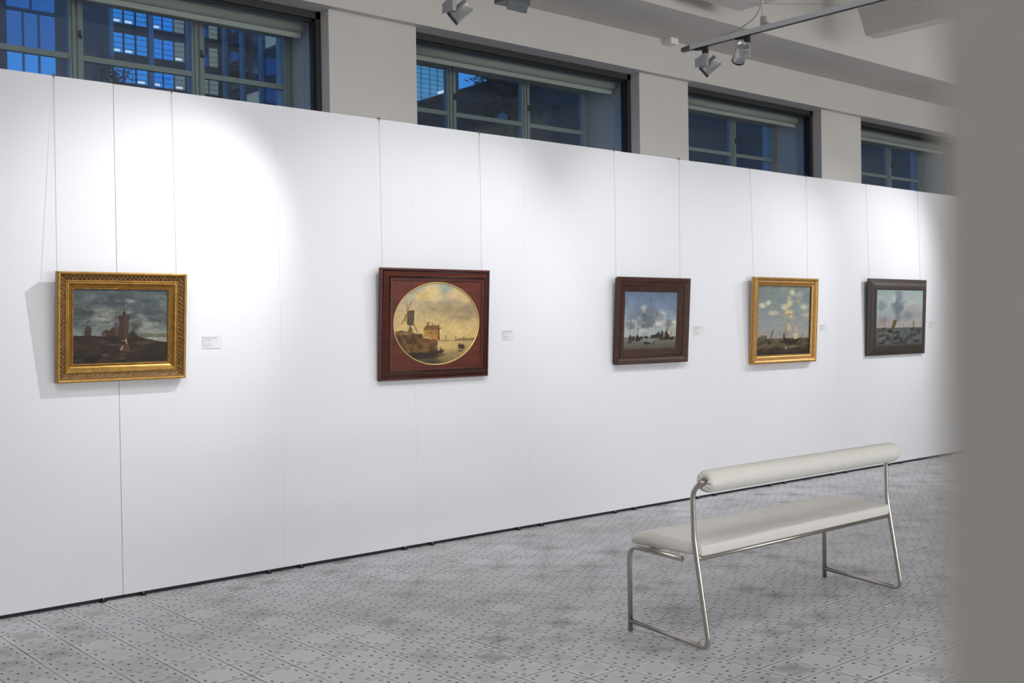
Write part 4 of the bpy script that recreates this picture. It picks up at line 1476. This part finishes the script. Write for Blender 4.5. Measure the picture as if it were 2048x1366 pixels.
# glass tower
tb = empty('glass_tower', (112, 150, 0))
tag(tb, 'pale blue lit glass tower behind the flat roof, left edge of the second window', 'building')
m_ = bmesh.new()
box(m_, -4, 2.6, 0, 10, 0, 62)
obj('wall', m_, MT['tower'], tb)
m_ = bmesh.new()
box(m_, 2.6, 5.5, -.4, 10, 0, 62)
obj('corner_pier', m_, MT['purple'], tb)
m_ = bmesh.new()
for z in np.arange(30, 60, .8):
    box(m_, -4, 2.6, -.08, 0, z, z + .07)
for x in (-2.2, -.4, 1.2):
    box(m_, x - .05, x + .05, -.1, 0, 20, 62)
obj('glazing_bar', m_, MT['bluebar'], tb)
for (x, z) in ((-1.2, 46.3), (1.9, 46.6), (1.9, 41.6), (-1.2, 51), (1.9, 51.4)):
    m_ = bmesh.new()
    vs = box(m_, x - .75, x + .6, -.2, -.1, z, z + .38)
    for v in vs:
        v.co.z += (v.co.x - x) * .35
    obj('lamp_tube', m_, MT['tube'], tb)
# flat roofed pavilion
pv = empty('pavilion', (14.3, 16.7, 0))
tag(pv, 'low dark pavilion with a wide flat board eave, behind the tree in the second window', 'building')
m_ = bmesh.new()
box(m_, 0, 32, 0, 5.2, 4.75, 4.96 + 1.51)
for k in range(5):
    pass
obj('roof', m_, MT['pav'], pv)
m_ = bmesh.new()
box(m_, 1.6, 31, 1.4, 5.0, 0, 4.75)
obj('wall', m_, MT['pavd'], pv)
m_ = bmesh.new()
for y in np.arange(.1, 5.2, .26):
    box(m_, -.03, 0, y, y + .02, 6.12, 6.46)
box(m_, -.06, 32, -.06, 5.2, 6.44, 6.50)
box(m_, -.05, 32, -.05, 5.2, 6.08, 6.12)
obj('eave_boards', m_, MT['pav'], pv)
for (x, y) in ((.5, 2.3), (.5, 4.9), (1.0, .5), (4.0, .5), (7.0, .5), (10, .5), (13, .5), (16, .5), (20, .5)):
    m_ = bmesh.new()
    box(m_, x, x + .22, y, y + .16, 0, 4.8)
    obj('column', m_, MT['purple'], pv)


def tree(loc, hgt, crown, n, label, seed, name='conifer_tree'):
    r = random.Random(seed)
    o = empty(name, loc)
    tag(o, label, 'tree')
    m_ = bmesh.new()
    tube(m_, [(0, 0, 0), (.05, .03, hgt * .5), (0, 0, hgt)], [.13, .1, .02], 10)
    for k in range(26):
        z = hgt * (.35 + .62 * k / 26)
        a = k * 2.4
        l_ = crown * (1 - .55 * k / 26) * .9
        tube(m_, [(0, 0, z), (l_ * .5 * math.cos(a), l_ * .5 * math.sin(a), z + .12), (l_ * math.cos(a), l_ * math.sin(a), z + .05)], [.03, .02, .006], 6)
    obj('trunk', m_, MT['bark'], o)
    m_ = bmesh.new()
    for k in range(n):
        z = hgt * (.33 + .68 * r.random())
        rad = crown * (1.05 - .62 * (z / hgt - .33) / .68)
        rr_ = rad * math.sqrt(r.random())
        # clumped foliage
        a = r.random() * 2 * PI
        if math.sin(a * 5 + z * 4) < -.55 and rr_ > .5 * rad:
            continue
        c = Vector((rr_ * math.cos(a), rr_ * math.sin(a), z))
        d = Vector((r.gauss(0, 1), r.gauss(0, 1), r.gauss(0, .7))).normalized()
        s_ = d.orthogonal().normalized() * r.uniform(.012, .03)
        l_ = r.uniform(.09, .2)
        quad(m_, [c - s_, c + d * l_ * .5 - s_ * 1.6, c + d * l_, c + d * l_ * .5 + s_ * 1.6])
    f_ = obj('foliage', m_, MT['leaf'], o)
    f_['kind'] = 'stuff'
    return o


tree((13.35, 15.6, -.05), 6.75, 1.25, 11000, 'dark bushy conifer before the flat roof, seen through the second window', 3)
tree((11.55, 30.0, -.05), 9.05, 1.0, 3500, 'dark young conifer tip in front of the office block, low in the leftmost window', 5)
# globe street lamp
lp = empty('street_lamp', (11.91, 14.0, -.05))
tag(lp, 'street lamp with a pale globe, before the conifer in the second window', 'street lamp')
m_ = bmesh.new()
tube(m_, fillet([(.30, 0, 0), (.30, 0, 4.6), (.12, 0, 4.95), (0, 0, 4.98)], .2), .025, 10)
obj('pole', m_, MT['purple'], lp, smooth=True)
m_ = bmesh.new()
bmesh.ops.create_uvsphere(m_, u_segments=20, v_segments=12, radius=.085)
obj('globe', m_, MT['globe'], lp, smooth=True, loc=(0, 0, 5.05))
m_ = bmesh.new()
tube(m_, [(0, 0, 4.93), (0, 0, 4.98)], .045, 12)
obj('collar', m_, MT['bark'], lp)
